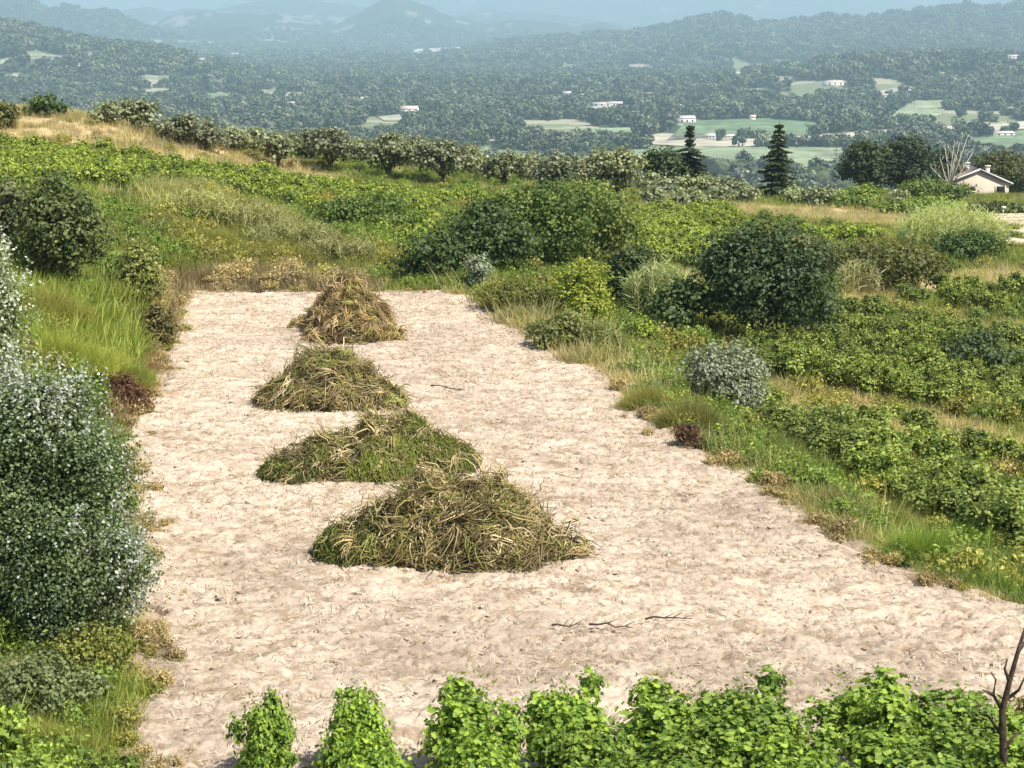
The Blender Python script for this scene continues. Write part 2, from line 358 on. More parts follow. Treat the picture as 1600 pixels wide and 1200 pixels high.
def bare_field():
    ny, nx = 1250, 480; y = 14 + (YEND + .8 - 14) * np.linspace(0, 1, ny) ** 1.15; Y = np.repeat(y[:, None], nx, 1)
    e = (fbm(y * .7, y * 0 + 3, 41) - .5) * 2.2 + (vnoise(y * 4, y * 0, 47) - .5) * .4; e2 = (fbm(y * .7, y * 0 + 9, 42) - .5) * 1.8 + (vnoise(y * 4, y * 0, 48) - .5) * .4
    a = xL(y) - .35 + e; b = xR(y) + .35 + e2
    t = np.linspace(0, 1, nx)[None]; X = a[:, None] + (b - a)[:, None] * t
    n1 = fbm(X * 1.1, Y * 1.1, 51, 3); n2 = fbm(X * 4.2, Y * 5.5, 52, 4, .6); n3 = vnoise(X * 13, Y * 15, 53); wr = np.abs(fbm(X * 2.6 + 3 * n1, Y * 6.5 + 4 * n2, 57, 3) - .5)
    rid = np.abs(n2 - .5) * 2
    Z = .02 + .14 * (n1 - .5) + .16 * (n2 - .42) * (.3 + n1 * 1.4) - .07 * np.clip(.05 - wr, 0, 1) / .05 * (n1 > .45) + .07 * np.clip(.35 - rid, 0, 1) + .035 * (n3 - .5)
    ed = np.minimum(np.minimum(t * (b - a)[:, None], (1 - t) * (b - a)[:, None]), np.maximum(YEND + .8 - Y - 1.6 * fbm(X * .8, X * 0, 49), 0))
    Z = Z * sst(0, .5, ed) - .3 * sst(.25, 0, ed)
    i = np.arange(ny - 1)[:, None] * nx + np.arange(nx - 1)[None]
    F = np.stack([i, i + 1, i + nx + 1, i + nx], 2).reshape(-1, 4)
    g = fbm(X * .55, Y * .8, 61, 4).ravel(); g2 = fbm(X * 3, Y * 4.5, 62, 4, .6).ravel(); g3 = sst(.5, .8, fbm(X * .22, Y * .22, 63, 3)).ravel()
    c = mixcol((.315, .245, .18), (.525, .432, .335), np.clip(.12 + sst(.3, .7, g) * .3 + sst(.3, .65, g2) * .55, 0, 1))
    wk = (np.clip(.045 - wr, 0, 1) / .045).ravel()[:, None]; c = c * (1 - .3 * wk) * (1 - .18 * g3[:, None]); dk = sst(.60, .72, fbm(X * 2.3, Y * 4.4, 64, 4)).ravel()[:, None]; c = c * (1 - dk * .55) + np.array((.19, .135, .075)) * dk * .55
    mb = MB().add(np.stack([X, Y, Z], 2).reshape(-1, 3), F, c)
    m, n, p = newmat("dry_tilled_earth"); at = n.nodes.new("ShaderNodeAttribute"); at.attribute_name = "Col"
    t1 = noise(n, 26, 8, .8, dist=.4); r = ramp(n, t1.outputs['Fac'], [(.3, (.6, .57, .53)), (.48, (1, 1, 1)), (.72, (1.28, 1.26, 1.22))])
    n.links.new(mul(n, at.outputs['Color'], r.outputs[0]), p.inputs['Base Color']); p.inputs['Roughness'].default_value = 1
    p.inputs['Specular IOR Level'].default_value = .05; bump(n, p, t1.outputs['Fac'], .9, .03)
    tag(mb.obj("field", m, smooth=True), kind='structure')
bare_field()

def fieldpts(N, r, y0=16, m=.2):
    y = y0 + (YEND - y0) * r.random(N) ** 1.1; x = xL(y) + m + (xR(y) - xL(y) - 2 * m) * r.random(N); return x, y
def litter():
    r = np.random.default_rng(3); mb = MB()
    N = 190000; x, y = fieldpts(N, r, 18); d = fbm(x * .8, y * 1.6, 81, 3); k = (d + .3 * r.random(N) > .54) & (r.random(N) < np.clip(y / 50, .6, 1)); x, y = x[k], y[k]; N = len(x)
    P = np.c_[x, y, .02 + .05 * r.random(N)]
    # a short bent straw: three quads in an arc
    q = np.linspace(-.5, .5, 4); V = np.array([(a, s * .04 + .1 * a * a, .1 - .35 * a * a) for a in q for s in (-1, 1)])
    F = [[0, 2, 3, 1], [2, 4, 5, 3], [4, 6, 7, 5]]
    nn = r.normal(size=(N, 3)) * .4; nn[:, 2] += 1
    col = mixcol((.17, .12, .07), (.62, .52, .41), r.random(N) ** .7)
    mb.inst(V, F, P, frames(nn, r), .055 + .14 * r.random(N) ** 2, col)
    tag(mb.obj("straw_litter", BRUSH), 'short dry straws strewn over the bare pinkish field', 'straw', kind='stuff')
    mb = MB(); N = 5500; x, y = fieldpts(N, r); d = fbm(x * .7, y * 1.1, 85, 3); k = d > .5; x, y = x[k], y[k]; N = len(x)
    V = np.array([(1, 0, 0), (.2, .9, .1), (-.9, .3, 0), (-.5, -.8, .05), (.6, -.7, 0), (.1, .1, .7), (0, 0, -.5)])
    F = [[i, (i + 1) % 5, 5] for i in range(5)] + [[(i + 1) % 5, i, 6] for i in range(5)]
    nn = r.normal(size=(N, 3)) * .3; nn[:, 2] += 1
    col = mixcol((.24, .17, .11), (.58, .48, .38), r.random(N))
    s = (.02 + .06 * r.random(N) ** 3)[:, None] * np.array([[1.3, 1, .7]])
    mb.inst(V, F, np.c_[x, y, .03 + 0 * x], frames(nn, r), s, col)
    tag(mb.obj("earth_clods", BRUSH), 'crumbly clods of earth scattered over the bare field', 'clods', kind='stuff')
litter()
def twig(u, v, L, rz, label):
    x, y = g0(u, v); r = random.Random(int(u)); mb = MB()
    pts = [(L * (t - .5), .12 * L * r.uniform(-1, 1) * (t > 0), .09 + .03 * r.random()) for t in np.linspace(0, 1, 6)]
    tube(mb, pts, np.linspace(.022, .008, 6), 6, (.07, .045, .03))
    for k in (2, 3, 4): tube(mb, [pts[k], (pts[k][0] + .2 * L, pts[k][1] + r.uniform(-.15, .15), .16)], [.012, .005], 5, (.07, .045, .03))
    o = mb.obj("fallen_branch", BRUSH); o.location = (x, y, .0); o.rotation_euler = (0, 0, rz)
    tag(o, label, 'branch', 'thin dark branches lying on the bare field')
twig(885, 985, .55, .1, 'short dark twig lying left of the forked one low in the field')
twig(955, 985, .85, -.15, 'dark forked twig lying on the bare earth above the vine tops')
twig(1045, 975, .9, .05, 'long thin brown twig lying on the bare earth right of the forked one')
twig(700, 610, 1.3, -.5, 'thin slanting stick on the field right of the second heap')

# ------------------------------------------------------------------ grass (stuff): instanced tufts
HID = bpy.data.collections.new("tuft_templates")
def tuft(name, nb, rad, h, wid, cA, cB, seed, lean=.35, tip=None):
    r = np.random.default_rng(seed); mb = MB(); q = r.normal(size=(nb, 2)) * rad
    for b in (.15, .45, .8):
        k = r.random(nb) < .4; N = int(k.sum()); 
        if not N: continue
        P = np.c_[q[k], np.full(N, -.04)]; th = r.random(N) * 2 * math.pi; le = r.normal(size=(N, 2)) * lean * .5 + q[k] / (rad + 1e-6) * .12
        zax = np.c_[le, np.ones(N)]; S, F = blade_shape(b)
        s = h * (.5 + .7 * r.random(N)); sc = np.c_[wid * (.6 + .8 * r.random(N)), s, s]
        mb.inst(S, F, P, frames(zax, r), sc, mixcol(cA, cB, r.random(N)))
    o = bpy.data.objects.new(name, mb.mesh(name, GRASS)); HID.objects.link(o); return o
def scatter(name, templates, pts, scl, label, cat, kind='stuff'):
    """one object whose geometry nodes stand a random template on every point"""
    c = bpy.data.collections.new(name + "_kinds")
    for t in templates: c.objects.link(t)
    me = bpy.data.meshes.new(name); me.vertices.add(len(pts)); me.vertices.foreach_set('co', np.asarray(pts, np.float32).ravel())
    a = me.attributes.new('scl', 'FLOAT', 'POINT'); a.data.foreach_set('value', np.asarray(scl, np.float32))
    o = link(bpy.data.objects.new(name, me)); g = bpy.data.node_groups.new(name, 'GeometryNodeTree')
    g.interface.new_socket('Geometry', in_out='INPUT', socket_type='NodeSocketGeometry'); g.interface.new_socket('Geometry', in_out='OUTPUT', socket_type='NodeSocketGeometry')
    N = g.nodes.new; i, q = N('NodeGroupInput'), N('NodeGroupOutput'); ip = N('GeometryNodeInstanceOnPoints'); ci = N('GeometryNodeCollectionInfo')
    ci.inputs['Collection'].default_value = c; ci.inputs['Separate Children'].default_value = True; ci.inputs['Reset Children'].default_value = True
    ip.inputs['Pick Instance'].default_value = True
    ri = N('FunctionNodeRandomValue'); ri.data_type = 'INT'; ri.inputs['Min'].default_value = 0; ri.inputs['Max'].default_value = len(templates) - 1
    rr = N('FunctionNodeRandomValue'); rr.data_type = 'FLOAT_VECTOR'; rr.inputs['Min'].default_value = (-.08, -.08, 0); rr.inputs['Max'].default_value = (.08, .08, 6.28)
    na = N('GeometryNodeInputNamedAttribute'); na.data_type = 'FLOAT'; na.inputs['Name'].default_value = 'scl'
    L = g.links.new; L(i.outputs[0], ip.inputs['Points']); L(ci.outputs[0], ip.inputs['Instance'])
    L([s for s in ri.outputs if s.type == 'INT' and s.enabled][0], ip.inputs['Instance Index'])
    L([s for s in rr.outputs if s.type == 'VECTOR' and s.enabled][0], ip.inputs['Rotation'])
    L([s for s in na.outputs if s.enabled][0], ip.inputs['Scale']); L(ip.outputs[0], q.inputs[0])
    m = o.modifiers.new('scatter', 'NODES'); m.node_group = g; return tag(o, label, cat, kind=kind)

TUFTS = {  # blades, spread, height, width, colours
    'green': (70, .22, .34, .022, (.125, .165, .03), (.35, .38, .1)), 'bright': (150, .34, .5, .02, (.19, .26, .035), (.4, .45, .1)),
    'olive': (90, .24, .4, .018, (.14, .17, .035), (.32, .32, .09)), 'brown': (80, .24, .36, .018, (.18, .14, .07), (.38, .31, .18)),
    'red': (80, .24, .42, .018, (.14, .075, .045), (.34, .22, .13)), 'dry': (80, .24, .38, .016, (.36, .3, .16), (.62, .54, .33)),
    'pale': (60, .22, .6, .024, (.27, .27, .09), (.5, .48, .22)), 'lush': (120, .24, .45, .018, (.1, .17, .025), (.25, .32, .07))}
def grasses():
    r = np.random.default_rng(11)
    X, Y = [], []
    for y0, y1, dens in ((19, 45, 7.5), (45, 80, 4.2), (80, 150, 1.5), (150, 235, .5)):
        hw = y1 * .40; N = int((y1 - y0) * 2 * hw * dens); x = (r.random(N) * 2 - 1) * hw; y = y0 + (y1 - y0) * r.random(N)
        k = np.abs(x) < y * .36 + 2; X.append(x[k]); Y.append(y[k])
    X, Y = np.concatenate(X), np.concatenate(Y); s = fsd(X, Y); edge = (fbm(X * .6, Y * .6, 91) - .5) * 1.4
    k = s > .0 + edge * .7; X, Y, s = X[k], Y[k], s[k]
    Z = H(X, Y); zn = zone(X, Y, Z)
    q = r.random(len(X)); pat = fbm(X * .3, Y * .3, 92)
    zn[(zn == 'green') & (pat > .64) & (q < .6)] = 'dry'; zn[(zn == 'green') & (pat < .4) & (q < .4)] = 'olive'
    zn[(zn == 'dry') & (q > .86)] = 'olive'; zn[(zn == 'bright') & (q > .85)] = 'olive'; zn[(zn == 'vine')] = 'green'
    zn[(s < .45) & (q < .5)] = 'dry'; zn[(s < .7) & (q > .8)] = 'brown'; rt = (X > xR(Y)) & (s < 3) & (Y < 72); zn[rt & (q > .5) & (q < .72) & (zn == 'green')] = 'pale'; zn[rt & (q < .2) & (zn == 'green')] = 'olive'; zn[rt & (q > .4) & (q < .5)] = 'dry'
    lab = {'green': 'mixed green grass covering the banks and the ground between the vines', 'bright': 'feathery bright yellow green grass on the left bank',
           'olive': 'olive green grass growing in patches on the banks', 'brown': 'withered brown grass on the bank at the far end of the field',
           'red': 'reddish brown dead grass at the foot of the left bank', 'dry': 'straw coloured dry grass in patches round the vineyards',
           'pale': 'tall pale seeding grass on the slope behind the field', 'lush': 'lush dark green grass by the right corner of the field'}
    for c, (nb, rad, h, wd, cA, cB) in TUFTS.items():
        tm = [tuft(f"{c}_tuft", nb, rad, h, wd, cA, cB, 100 + j) for j in range(3)]
        m = zn == c
        if not m.any(): continue
        far = np.clip(Y[m] / 45, .75, 1.35); sc = (.6 + .8 * r.random(m.sum())) * far * (.7 + .6 * fbm(X[m] * .4, Y[m] * .4, 95))
        sm_ = s[m]; rt = (X[m] > xR(Y[m])) & (Y[m] < 70); sc *= np.clip(.6 + sm_ * .5, .2, 1) * np.where(rt & (sm_ < 2.8), 1.2, 1) * np.where(rt & (sm_ > 3.2), .8, 1) * (1.05 if c == 'bright' else 1)
        nm = {'dry': 'dry_grass', 'brown': 'withered_grass', 'red': 'dead_grass'}.get(c, 'grass')
        scatter(nm, tm, np.c_[X[m], Y[m], Z[m] - .02], sc, lab[c], 'grass')
grasses()

# ------------------------------------------------------------------ grapevines
VG, VG2, VD = (.06, .12, .015), (.25, .38, .06), (.045, .085, .018)
def weeds():
    r = np.random.default_rng(31); sets = []
    for nm, cA, cB in (('green', (.05, .085, .015), (.24, .33, .07)), ('olive', (.12, .125, .028), (.35, .34, .095)), ('tan', (.2, .15, .07), (.45, .38, .2))):
        tm = []
        for k in range(4):
            q = np.random.default_rng(k + 5); mb = MB(); L = [(q.normal() * .2, q.normal() * .2, .22 + .15 * q.random(), .3, .3, .26) for _ in range(4)]
            crown(mb, L, 90, 6, .07, .08, cA, cB, 700 + k, QUAD, up=.4, jit=1.1); P = q.normal(size=(50, 3)) * np.array([.25, .25, 0]); S, F = blade_shape(.3)
            mb.inst(S, F, P, frames(np.c_[q.normal(size=(50, 2)) * .4, np.ones(50)], q), np.c_[np.full(50, .02), .4 + .5 * q.random(50), .4 + .5 * q.random(50)], mixcol(cA, np.array(cB) * 1.2, q.random(50)))
            o = bpy.data.objects.new("weed_template", mb.mesh("weed_template", LEAF)); HID.objects.link(o); tm.append(o)
        sets.append(tm)
    N = 16000; y = 20 + 125 * r.random(N) ** 1.0; x = (r.random(N) * 2 - 1) * (y * .36 + 2); s = fsd(x, y); k = (s > -1.3) & (r.random(N) < np.clip(.12 + (s + 1.3) / 1.6, 0, 1) ** 2.2) & (fbm(x * .35, y * .35, 33, 3) > .42) & (r.random(N) < np.clip(60 / y, .3, 1)); x, y, s = x[k], y[k], s[k]
    z = H(x, y); zn = zone(x, y, z); q = r.random(len(x))
    kind = np.where(np.isin(zn, ['vine', 'green', 'lush']), 0, np.where(np.isin(zn, ['olive', 'bright', 'pale']), 1, 2)); kind = np.where(q < .1, 1, kind); kind = np.where((s < .3) & (q > .25), 2, kind); kind = np.where((y < 32) & (x < -5) & (s > .3), 0, kind)
    drop = ((x > 4) & np.isin(zn, ['green', 'vine']) & (s > 3.5) & (q > .3)) | (np.isin(zn, ['dry']) & (q > .12)) | (np.isin(zn, ['bright', 'lush']) & (q > .25)); 
    for i, (tm, l) in enumerate(zip(sets, ('leafy green weeds growing among the grass and vines', 'olive green weeds growing among the bank grass', 'withered tan weeds along the field and in dry patches'))):
        m = (kind == i) & ~drop; scatter("weeds", tm, np.c_[x, y, z - .05][m], (.5 + .9 * r.random(m.sum())) * np.clip(.55 + s[m] * .35, .22, 1.1), l, 'weeds')

def vine_proto(seed, n, leaf, shape, h=1.5, wid=.45, cA=VG, cB=VG2):
    r = np.random.default_rng(seed); e = empty("grapevine", (0, 0, 0))
    mb = MB(); tube(mb, [(0, 0, -.1), (.04, .02, .25), (-.03, 0, .5), (.03, .02, .75)], [.045, .035, .03, .03], 6, (.07, .05, .035))
    for s in (-1, 1): tube(mb, [(.03, .02, .7), (.1, .25 * s, .85), (.05, .5 * s, .95)], [.025, .018, .01], 5, (.07, .05, .035))
    t = mb.obj("trunk", BARK, e)
    lobes = [(r.normal() * .13, y + r.normal() * .08, h * .58 + r.normal() * .1, wid * r.uniform(.6, 1.05), .36, h * .33 * r.uniform(.85, 1.15)) for y in (-.35, 0, .35)]
    for k in range(7): lobes.append((r.normal() * wid * .6, r.normal() * .4, h * r.uniform(.6, .95), .17, .17, .22))
    mb = MB(); ncl = n // 7
    crown(mb, lobes, ncl, 7, .09, leaf, cA, cB, seed, shape, up=.55, cC=(.27, .36, .07), pC=.06, rmin=.6)
    # long shoots reaching up and out
    for k in range(16):
        a = r.random() * 6.28; P0 = np.array([r.normal() * .25, r.normal() * .4, h * .75]); d = np.array([math.cos(a) * .6, math.sin(a) * .5, r.uniform(.2, 1.1)])
        P = P0 + np.linspace(0, 1, 12)[:, None] * d * r.uniform(.3, .75) + r.normal(size=(12, 3)) * .03
        mb.inst(*shape, P, frames(r.normal(size=(12, 3)) + np.array([0, 0, .6]), r), leaf * np.linspace(.9, .45, 12), mixcol(VG, (.26, .34, .07), r.random(12)))
    f = mb.obj("foliage", LEAF, e); kids(e, t, f); return e
weeds()
used = set()
def place(proto, x, y, z=None, rz=0., sc=(1, 1, 1), label=None, cat=None, group=None, sink=0.):
    o = proto if proto.name not in used else copy_tree(proto); used.add(proto.name) if o is proto else None
    o.location = (x, y, (Hs(x, y) if z is None else z) - sink); o.rotation_euler = (0, 0, rz); o.scale = sc
    tag(o, label, cat, group); return o
def vines_near():
    P = [vine_proto(200 + k, 3600, .08, VINELEAF, 1.5, .5, (.055, .115, .015), (.25, .36, .055)) for k in range(4)]; r = random.Random(5)
    # row heads seen along the foot of the frame, each row running towards the viewer
    heads = [(408, 1.02, 1.35), (556, 1.05, 1.45), (735, 1.0, 1.5), (885, .95, 1.55), (1040, 1.0, 1.5), (1175, 1.0, 1.6), (1365, 1.0, 1.62), (1510, 1.0, 1.55), (1665, 1, 1.5)]
    where = ['the leftmost row', 'the second row', 'the third row', 'the fourth row', 'the fifth row',
             'the sixth row', 'the tallest row, seventh', 'the row behind the dead tree, eighth', 'the ninth row']
    vt = [1090, 1072, 1075, 1065, 1080, 1062, 1058, 1078, 1080]
    for k, (u, s, h) in enumerate(heads):
        zt = 1.55 * h / 1.5; a, b = raydir(u, vt[k] + 10); d = (zt - CAMZ) / b; x, y = a * d, d
        for j in range(5):
            xx, yy = x + .17 * j * .95 + r.uniform(-.05, .05), y - j * .95 + r.uniform(-.08, .08)
            wd = (.6 if k == 0 else .7 if k == 1 else .98 if k < 4 else 1.2) * r.uniform(.92, 1.08)
            place(P[(k * 2 + j) % 4], xx, yy, 0, .17 + (math.pi if r.random() < .5 else 0), (wd, 1.0, h / 1.5 * (r.uniform(.84, .95) if j else 1)),
                  ('grapevine at the far end of ' if j == 0 else 'grapevine further down ') + where[k] + ' from the left',
                  'grapevine', 'foreground grapevines in rows')
vines_near()
VROWS = [((1235, 560), (1660, 628)), ((1205, 592), (1660, 672)), ((1195, 575), (1660, 650)), ((1200, 668), (1660, 905)), ((1180, 650), (1660, 862)),
         ((1330, 690), (1660, 815)), ((1440, 690), (1660, 760)), ((1300, 520), (1660, 590)), ((1330, 500), (1660, 560)), ((1380, 476), (1660, 500)),
         ((1440, 462), (1660, 470)), ((1300, 545), (1660, 612))]
def vines_right():
    P = [vine_proto(230 + k, 1650, .105, QUAD, 1.32, .55, (.045, .075, .014), (.28, .34, .085)) for k in range(5)]; r = random.Random(6); n = 0
    names = ['in the bright row below the big dark bush', 'in the front bright row right of the silvery bush', 'in the middle bright row right of the silvery bush',
             'in the nearest row beside the field edge grass', 'in the second row from the field edge grass', 'in the scattered row among dry grass',
             'in the short row above the scattered one', 'in the row right of the big dark bush', 'in the second row right of the big dark bush',
             'in the row below the dry grass slope', 'in the uppermost row under the dry slope', 'in the row level with the big dark bush foot']
    for i, (a, b) in enumerate(VROWS):
        A, B = np.array(hit(*a)), np.array(hit(*b)); L = np.linalg.norm((B - A)[:2]); m = int(L / 1.0)
        rz = math.atan2(B[1] - A[1], B[0] - A[0]) - math.pi / 2
        for j in range(m):
            if n > 255: break
            q = A + (B - A) * (j + r.uniform(-.2, .2)) / m
            if r.random() < (.35 if i in (5, 6) else .12): continue
            s = r.uniform(.8, 1.15); place(P[n % 5], q[0] + r.uniform(-.15, .15), q[1] + r.uniform(-.15, .15), None, rz + (math.pi if r.random() < .5 else 0), (s * 1.15, s, s * r.uniform(.8, 1.05)),
                  'leafy green grapevine ' + names[i], 'grapevine', 'grapevines ' + names[i], sink=.1); n += 1
vines_right()
def vines_far():
    r = np.random.default_rng(21); tm = []
    for k in range(4):
        mb = MB(); crown(mb, [(0, -.4, .6, .5, .4, .45), (0, .4, .6, .5, .4, .45), (0, 0, .8, .4, .5, .35)], 80, 7, .1, .17, (.05, .09, .015), (.31, .38, .07), 260 + k, QUAD, up=.5)
        o = bpy.data.objects.new("vine_template", mb.mesh("vine_template", LEAF)); HID.objects.link(o); tm.append(o)
    x, y = np.meshgrid(np.arange(-60, 45, 1.9), np.arange(66, 150, 1.15)); x = x.ravel() + r.normal(size=x.size) * .2; y = y.ravel() + r.normal(size=y.size) * .3
    c, s = math.cos(.5), math.sin(.5); yc = 100; x, y = x * c - (y - yc) * s, x * s + (y - yc) * c + yc
    z = H(x, y); zn = zone(x, y, z); k = (zn == 'vine') & (y > 60) & (y < 150) & (r.random(len(x)) > .06) & (fbm(x * .2, y * .2, 44) < .68)
    u, v = proj(x, y, z)
    for pl in ([(1240, 365), (1360, 372), (1350, 388), (1250, 380)], [(980, 330), (1150, 335), (1130, 430), (1010, 420)], [(1000, 520), (1090, 540), (1200, 560), (1100, 600), (1010, 560)]):
        k |= inpoly(u, v, pl) & (y > 40) & (y < 160)
    k &= fsd(x, y) > 2
    scatter("vineyard", tm, np.c_[x, y, z - .1][k], (.8 + .4 * r.random(int(k.sum()))), 'dense green vineyard covering the rise behind the bare field', 'vineyard')
vines_far()

# ------------------------------------------------------------------ bushes
def bush(u, v, wpx, hpx, label, cA, cB, leaf=.16, cat='bush', name='bush', seed=1, dens=1.0, nl=7, shape=ROUND, cC=None, pC=None, up=.5, group=None, dd=0, jit=.8, stems=True, yo=0, top=.5, clr=None, zbase=.42):
    x, y, z = hit(u, v); y += dd; x *= y / (y - dd) if dd else 1; z = Hs(x, y)
    f = y * cp - (z - CAMZ) * sp; W, Ht = wpx / FPX * f, hpx / FPX * f * 1.03; r = np.random.default_rng(seed)
    lobes = [(0, 0, Ht * zbase, W * .36, W * .36, Ht * .42)]
    for k in range(nl):
        a = k * 2.4 + r.random(); q = r.uniform(.45, .9); hh = r.uniform(.3, .78); s = r.uniform(.2, .32)
        lobes.append((math.cos(a) * W * .5 * (q - s * .6) * (1.15 - hh * .4), math.sin(a) * W * .42 * (q - s * .6), Ht * hh, W * s, W * s, min(Ht * .26, W * s * 1.2)))
    lobes.append((W * r.normal() * .05, 0, Ht * .8, W * .2, W * .2, Ht * .2))
    lobes = np.array(lobes); area = W * Ht * 3.2; per = 8; clr = clr or max(leaf * .9, .035 * W); n = int(area * dens / (leaf * leaf) * 2.2 / per)
    e = empty(name, (x, y + yo, z - .05), 0, label=label, cat=cat, group=group); mb = MB()
    crown(mb, lobes, n, per, clr, leaf, cA, cB, seed, shape, up, cC, pC, jit=jit); fo = mb.obj("foliage", LEAF, e)
    if stems:
        mb = MB()
        for k in range(6):
            L = lobes[k % len(lobes)]; tube(mb, [(r.normal() * .08, r.normal() * .08, -.1), (L[0] * .4, L[1] * .4, L[2] * .5), (L[0], L[1], L[2])], np.array([.05, .035, .012]) * max(1, Ht / 3), 6)
        st = mb.obj("stems", BARK, e); kids(e, fo, st)
    else: kids(e, fo)
    return e
DG, DG2 = (.028, .05, .015), (.11, .15, .05)
bush(1188, 548, 205, 212, 'big dark green rounded bush right of the field above the silvery bush', DG, (.1, .14, .06), .135, seed=3, nl=11, dens=1.1)
bush(1062, 528, 110, 90, 'dark low bush against the left foot of the biggest dark bush', DG, DG2, .15, seed=4)
bush(1280, 520, 80, 90, 'small dark bush tucked against the right side of the biggest bush', (.04, .065, .018), (.13, .17, .05), .15, seed=5)
bush(1130, 652, 145, 118, 'rounded silvery grey green bush beside the field edge grass', (.1, .13, .075), (.3, .34, .24), .085, seed=6, nl=9, cat='olive bush', name='olive_bush', cC=(.4, .44, .36), pC=.15)
bush(682, 446, 130, 92, 'very dark bush at the left end of the hedge behind the field', DG, (.08, .12, .035), .15, seed=7)
bush(765, 445, 135, 125, 'dark green bush behind the small pale grey shrub', DG, (.09, .14, .04), .16, seed=8, dd=3)
bush(850, 440, 185, 135, 'wide leafy green bush in the middle of the hedge behind the field', (.035, .065, .015), (.14, .19, .05), .16, seed=9, nl=10, dd=5)
bush(925, 440, 150, 130, 'tall leafy bush with yellowish top behind the yellow green broom', (.05, .08, .02), (.2, .24, .07), .16, seed=10, nl=9, dd=7)
bush(975, 480, 85, 95, 'dark narrow bush between the yellow green broom and the pale canes', DG, DG2, .15, seed=12)
bush(560, 360, 170, 55, 'wide green bush in the vineyard above the left end of the hedge', (.05, .09, .02), (.16, .22, .05), .15, seed=13)
bush(750, 460, 46, 64, 'small pale grey green shrub at the foot of the dark hedge', (.14, .18, .12), (.34, .4, .3), .08, seed=14, nl=5, cat='shrub', name='shrub')
bush(805, 492, 120, 62, 'low olive yellow shrub at the corner of the field', (.1, .12, .025), (.24, .26, .06), .08, seed=15, cat='shrub', name='shrub', jit=1.2)
bush(908, 530, 112, 122, 'bright yellow green broom bush between field edge and hedge', (.12, .16, .025), (.27, .3, .05), .1, seed=16, cat='broom', name='broom_bush', nl=8, jit=1.2, up=.9)
bush(870, 545, 100, 60, 'scrubby mid green shrub in front of the yellow green broom', (.08, .1, .03), (.2, .22, .09), .09, seed=17, cat='shrub', name='shrub')
bush(100, 455, 145, 190, 'tall dark green bush on the left bank', (.025, .045, .012), (.15, .19, .07), .115, seed=18, nl=11)
bush(25, 425, 80, 150, 'pale green bush left of the dark bush on the left bank', (.08, .1, .04), (.2, .22, .1), .11, seed=19)
bush(215, 488, 85, 120, 'yellowish green bush leaning right of the dark bush on the left bank', (.09, .11, .025), (.25, .27, .1), .1, seed=20, nl=9)
bush(250, 545, 60, 70, 'small brownish green shrub at the left edge of the field', (.07, .06, .03), (.16, .14, .06), .08, seed=21, cat='shrub', name='shrub')
bush(205, 645, 85, 60, 'reddish brown withered shrub at the foot of the left bank', (.07, .035, .022), (.22, .12, .07), .07, seed=22, cat='shrub', name='shrub', shape=QUAD, jit=1.4)
bush(1385, 455, 190, 78, 'wide brownish green thicket above the dry slope', (.06, .075, .02), (.17, .18, .055), .15, seed=24, nl=9)
bush(1285, 435, 90, 60, 'rough green bush right behind the biggest dark bush', (.06, .08, .02), (.18, .2, .06), .15, seed=25)
bush(1510, 412, 115, 55, 'dark green bush under the right end of the tall pale canes', (.02, .045, .012), (.09, .14, .04), .15, seed=26)
bush(1520, 590, 170, 75, 'dark spiky looking shrub in the middle of the right vineyard', (.03, .055, .018), (.12, .16, .06), .13, seed=27, nl=9, cat='shrub', name='shrub')
bush(1075, 700, 60, 42, 'small reddish brown dead shrub at the right edge of the field', (.06, .035, .022), (.16, .1, .06), .06, seed=28, cat='shrub', name='shrub', shape=QUAD, jit=1.4)
bush(1540, 860, 90, 60, 'dark vine clump beside the lush grass at the field corner', (.03, .06, .015), (.12, .18, .04), .12, seed=29, cat='shrub', name='shrub')
# green clumps of tall grass on the verge
def clump(u, v, wpx, hpx, cA, cB, label, seed, wid=.012, nb=2600, group='tall grass clumps on the verge of the field'):
    x, y, z = hit(u, v); f = y * cp; W, Ht = wpx / FPX * f, hpx / FPX * f; r = np.random.default_rng(seed); mb = MB()
    nb = int(nb * 1.5); th = r.random(nb) * 6.28; q = np.c_[np.cos(th), np.sin(th)] * (r.random((nb, 1)) ** .6) * np.array([W * .5, W * .3]); q += r.normal(size=q.shape) * W * .09
    for b in (.3, .6, .9):
        k = r.random(nb) < .45; N = int(k.sum()); d = np.linalg.norm(q[k] / (W * .45), axis=1)
        lump = fbm(q[k][:, 0] * 5 / W + seed, q[k][:, 1] * 5 / W, seed, 2); zax = np.c_[q[k] / W * .35 + r.normal(size=(N, 2)) * .4, np.ones(N)]; s = Ht * (.5 + .5 * r.random(N)) * np.clip(1.1 - d * .55, .3, 1) * (.5 + .9 * lump)
        mb.inst(*blade_shape(b), np.c_[q[k], np.full(N, -.05)], frames(zax, r), np.c_[wid * 1.3 * (.6 + .8 * r.random(N)), s, s], 1.35 * mixcol(cA, cB, np.clip(r.random(N) * .7 + lump * .6 - .15, 0, 1)))
    o = mb.obj("grass_clump", GRASS); o.location = (x, y, z); tag(o, label, 'grass clump', group)
LU, LU2 = (.07, .13, .02), (.2, .27, .05)
clump(1450, 890, 140, 78, LU, LU2, 'rounded bright green grass clump at the right corner of the field', 41)
clump(1540, 925, 160, 82, LU, LU2, 'largest lush green grass clump near the right edge', 42)
clump(1520, 865, 130, 62, LU, (.16, .24, .05), 'dark green grass clump behind the two bright ones at the corner', 43)
clump(1385, 840, 100, 70, (.13, .15, .03), (.3, .28, .08), 'yellowish grass clump halfway down the right edge of the field', 44)
clump(1300, 800, 80, 45, (.14, .14, .04), (.3, .27, .1), 'thin yellowish grass clump on the right edge below the straw patch', 45)
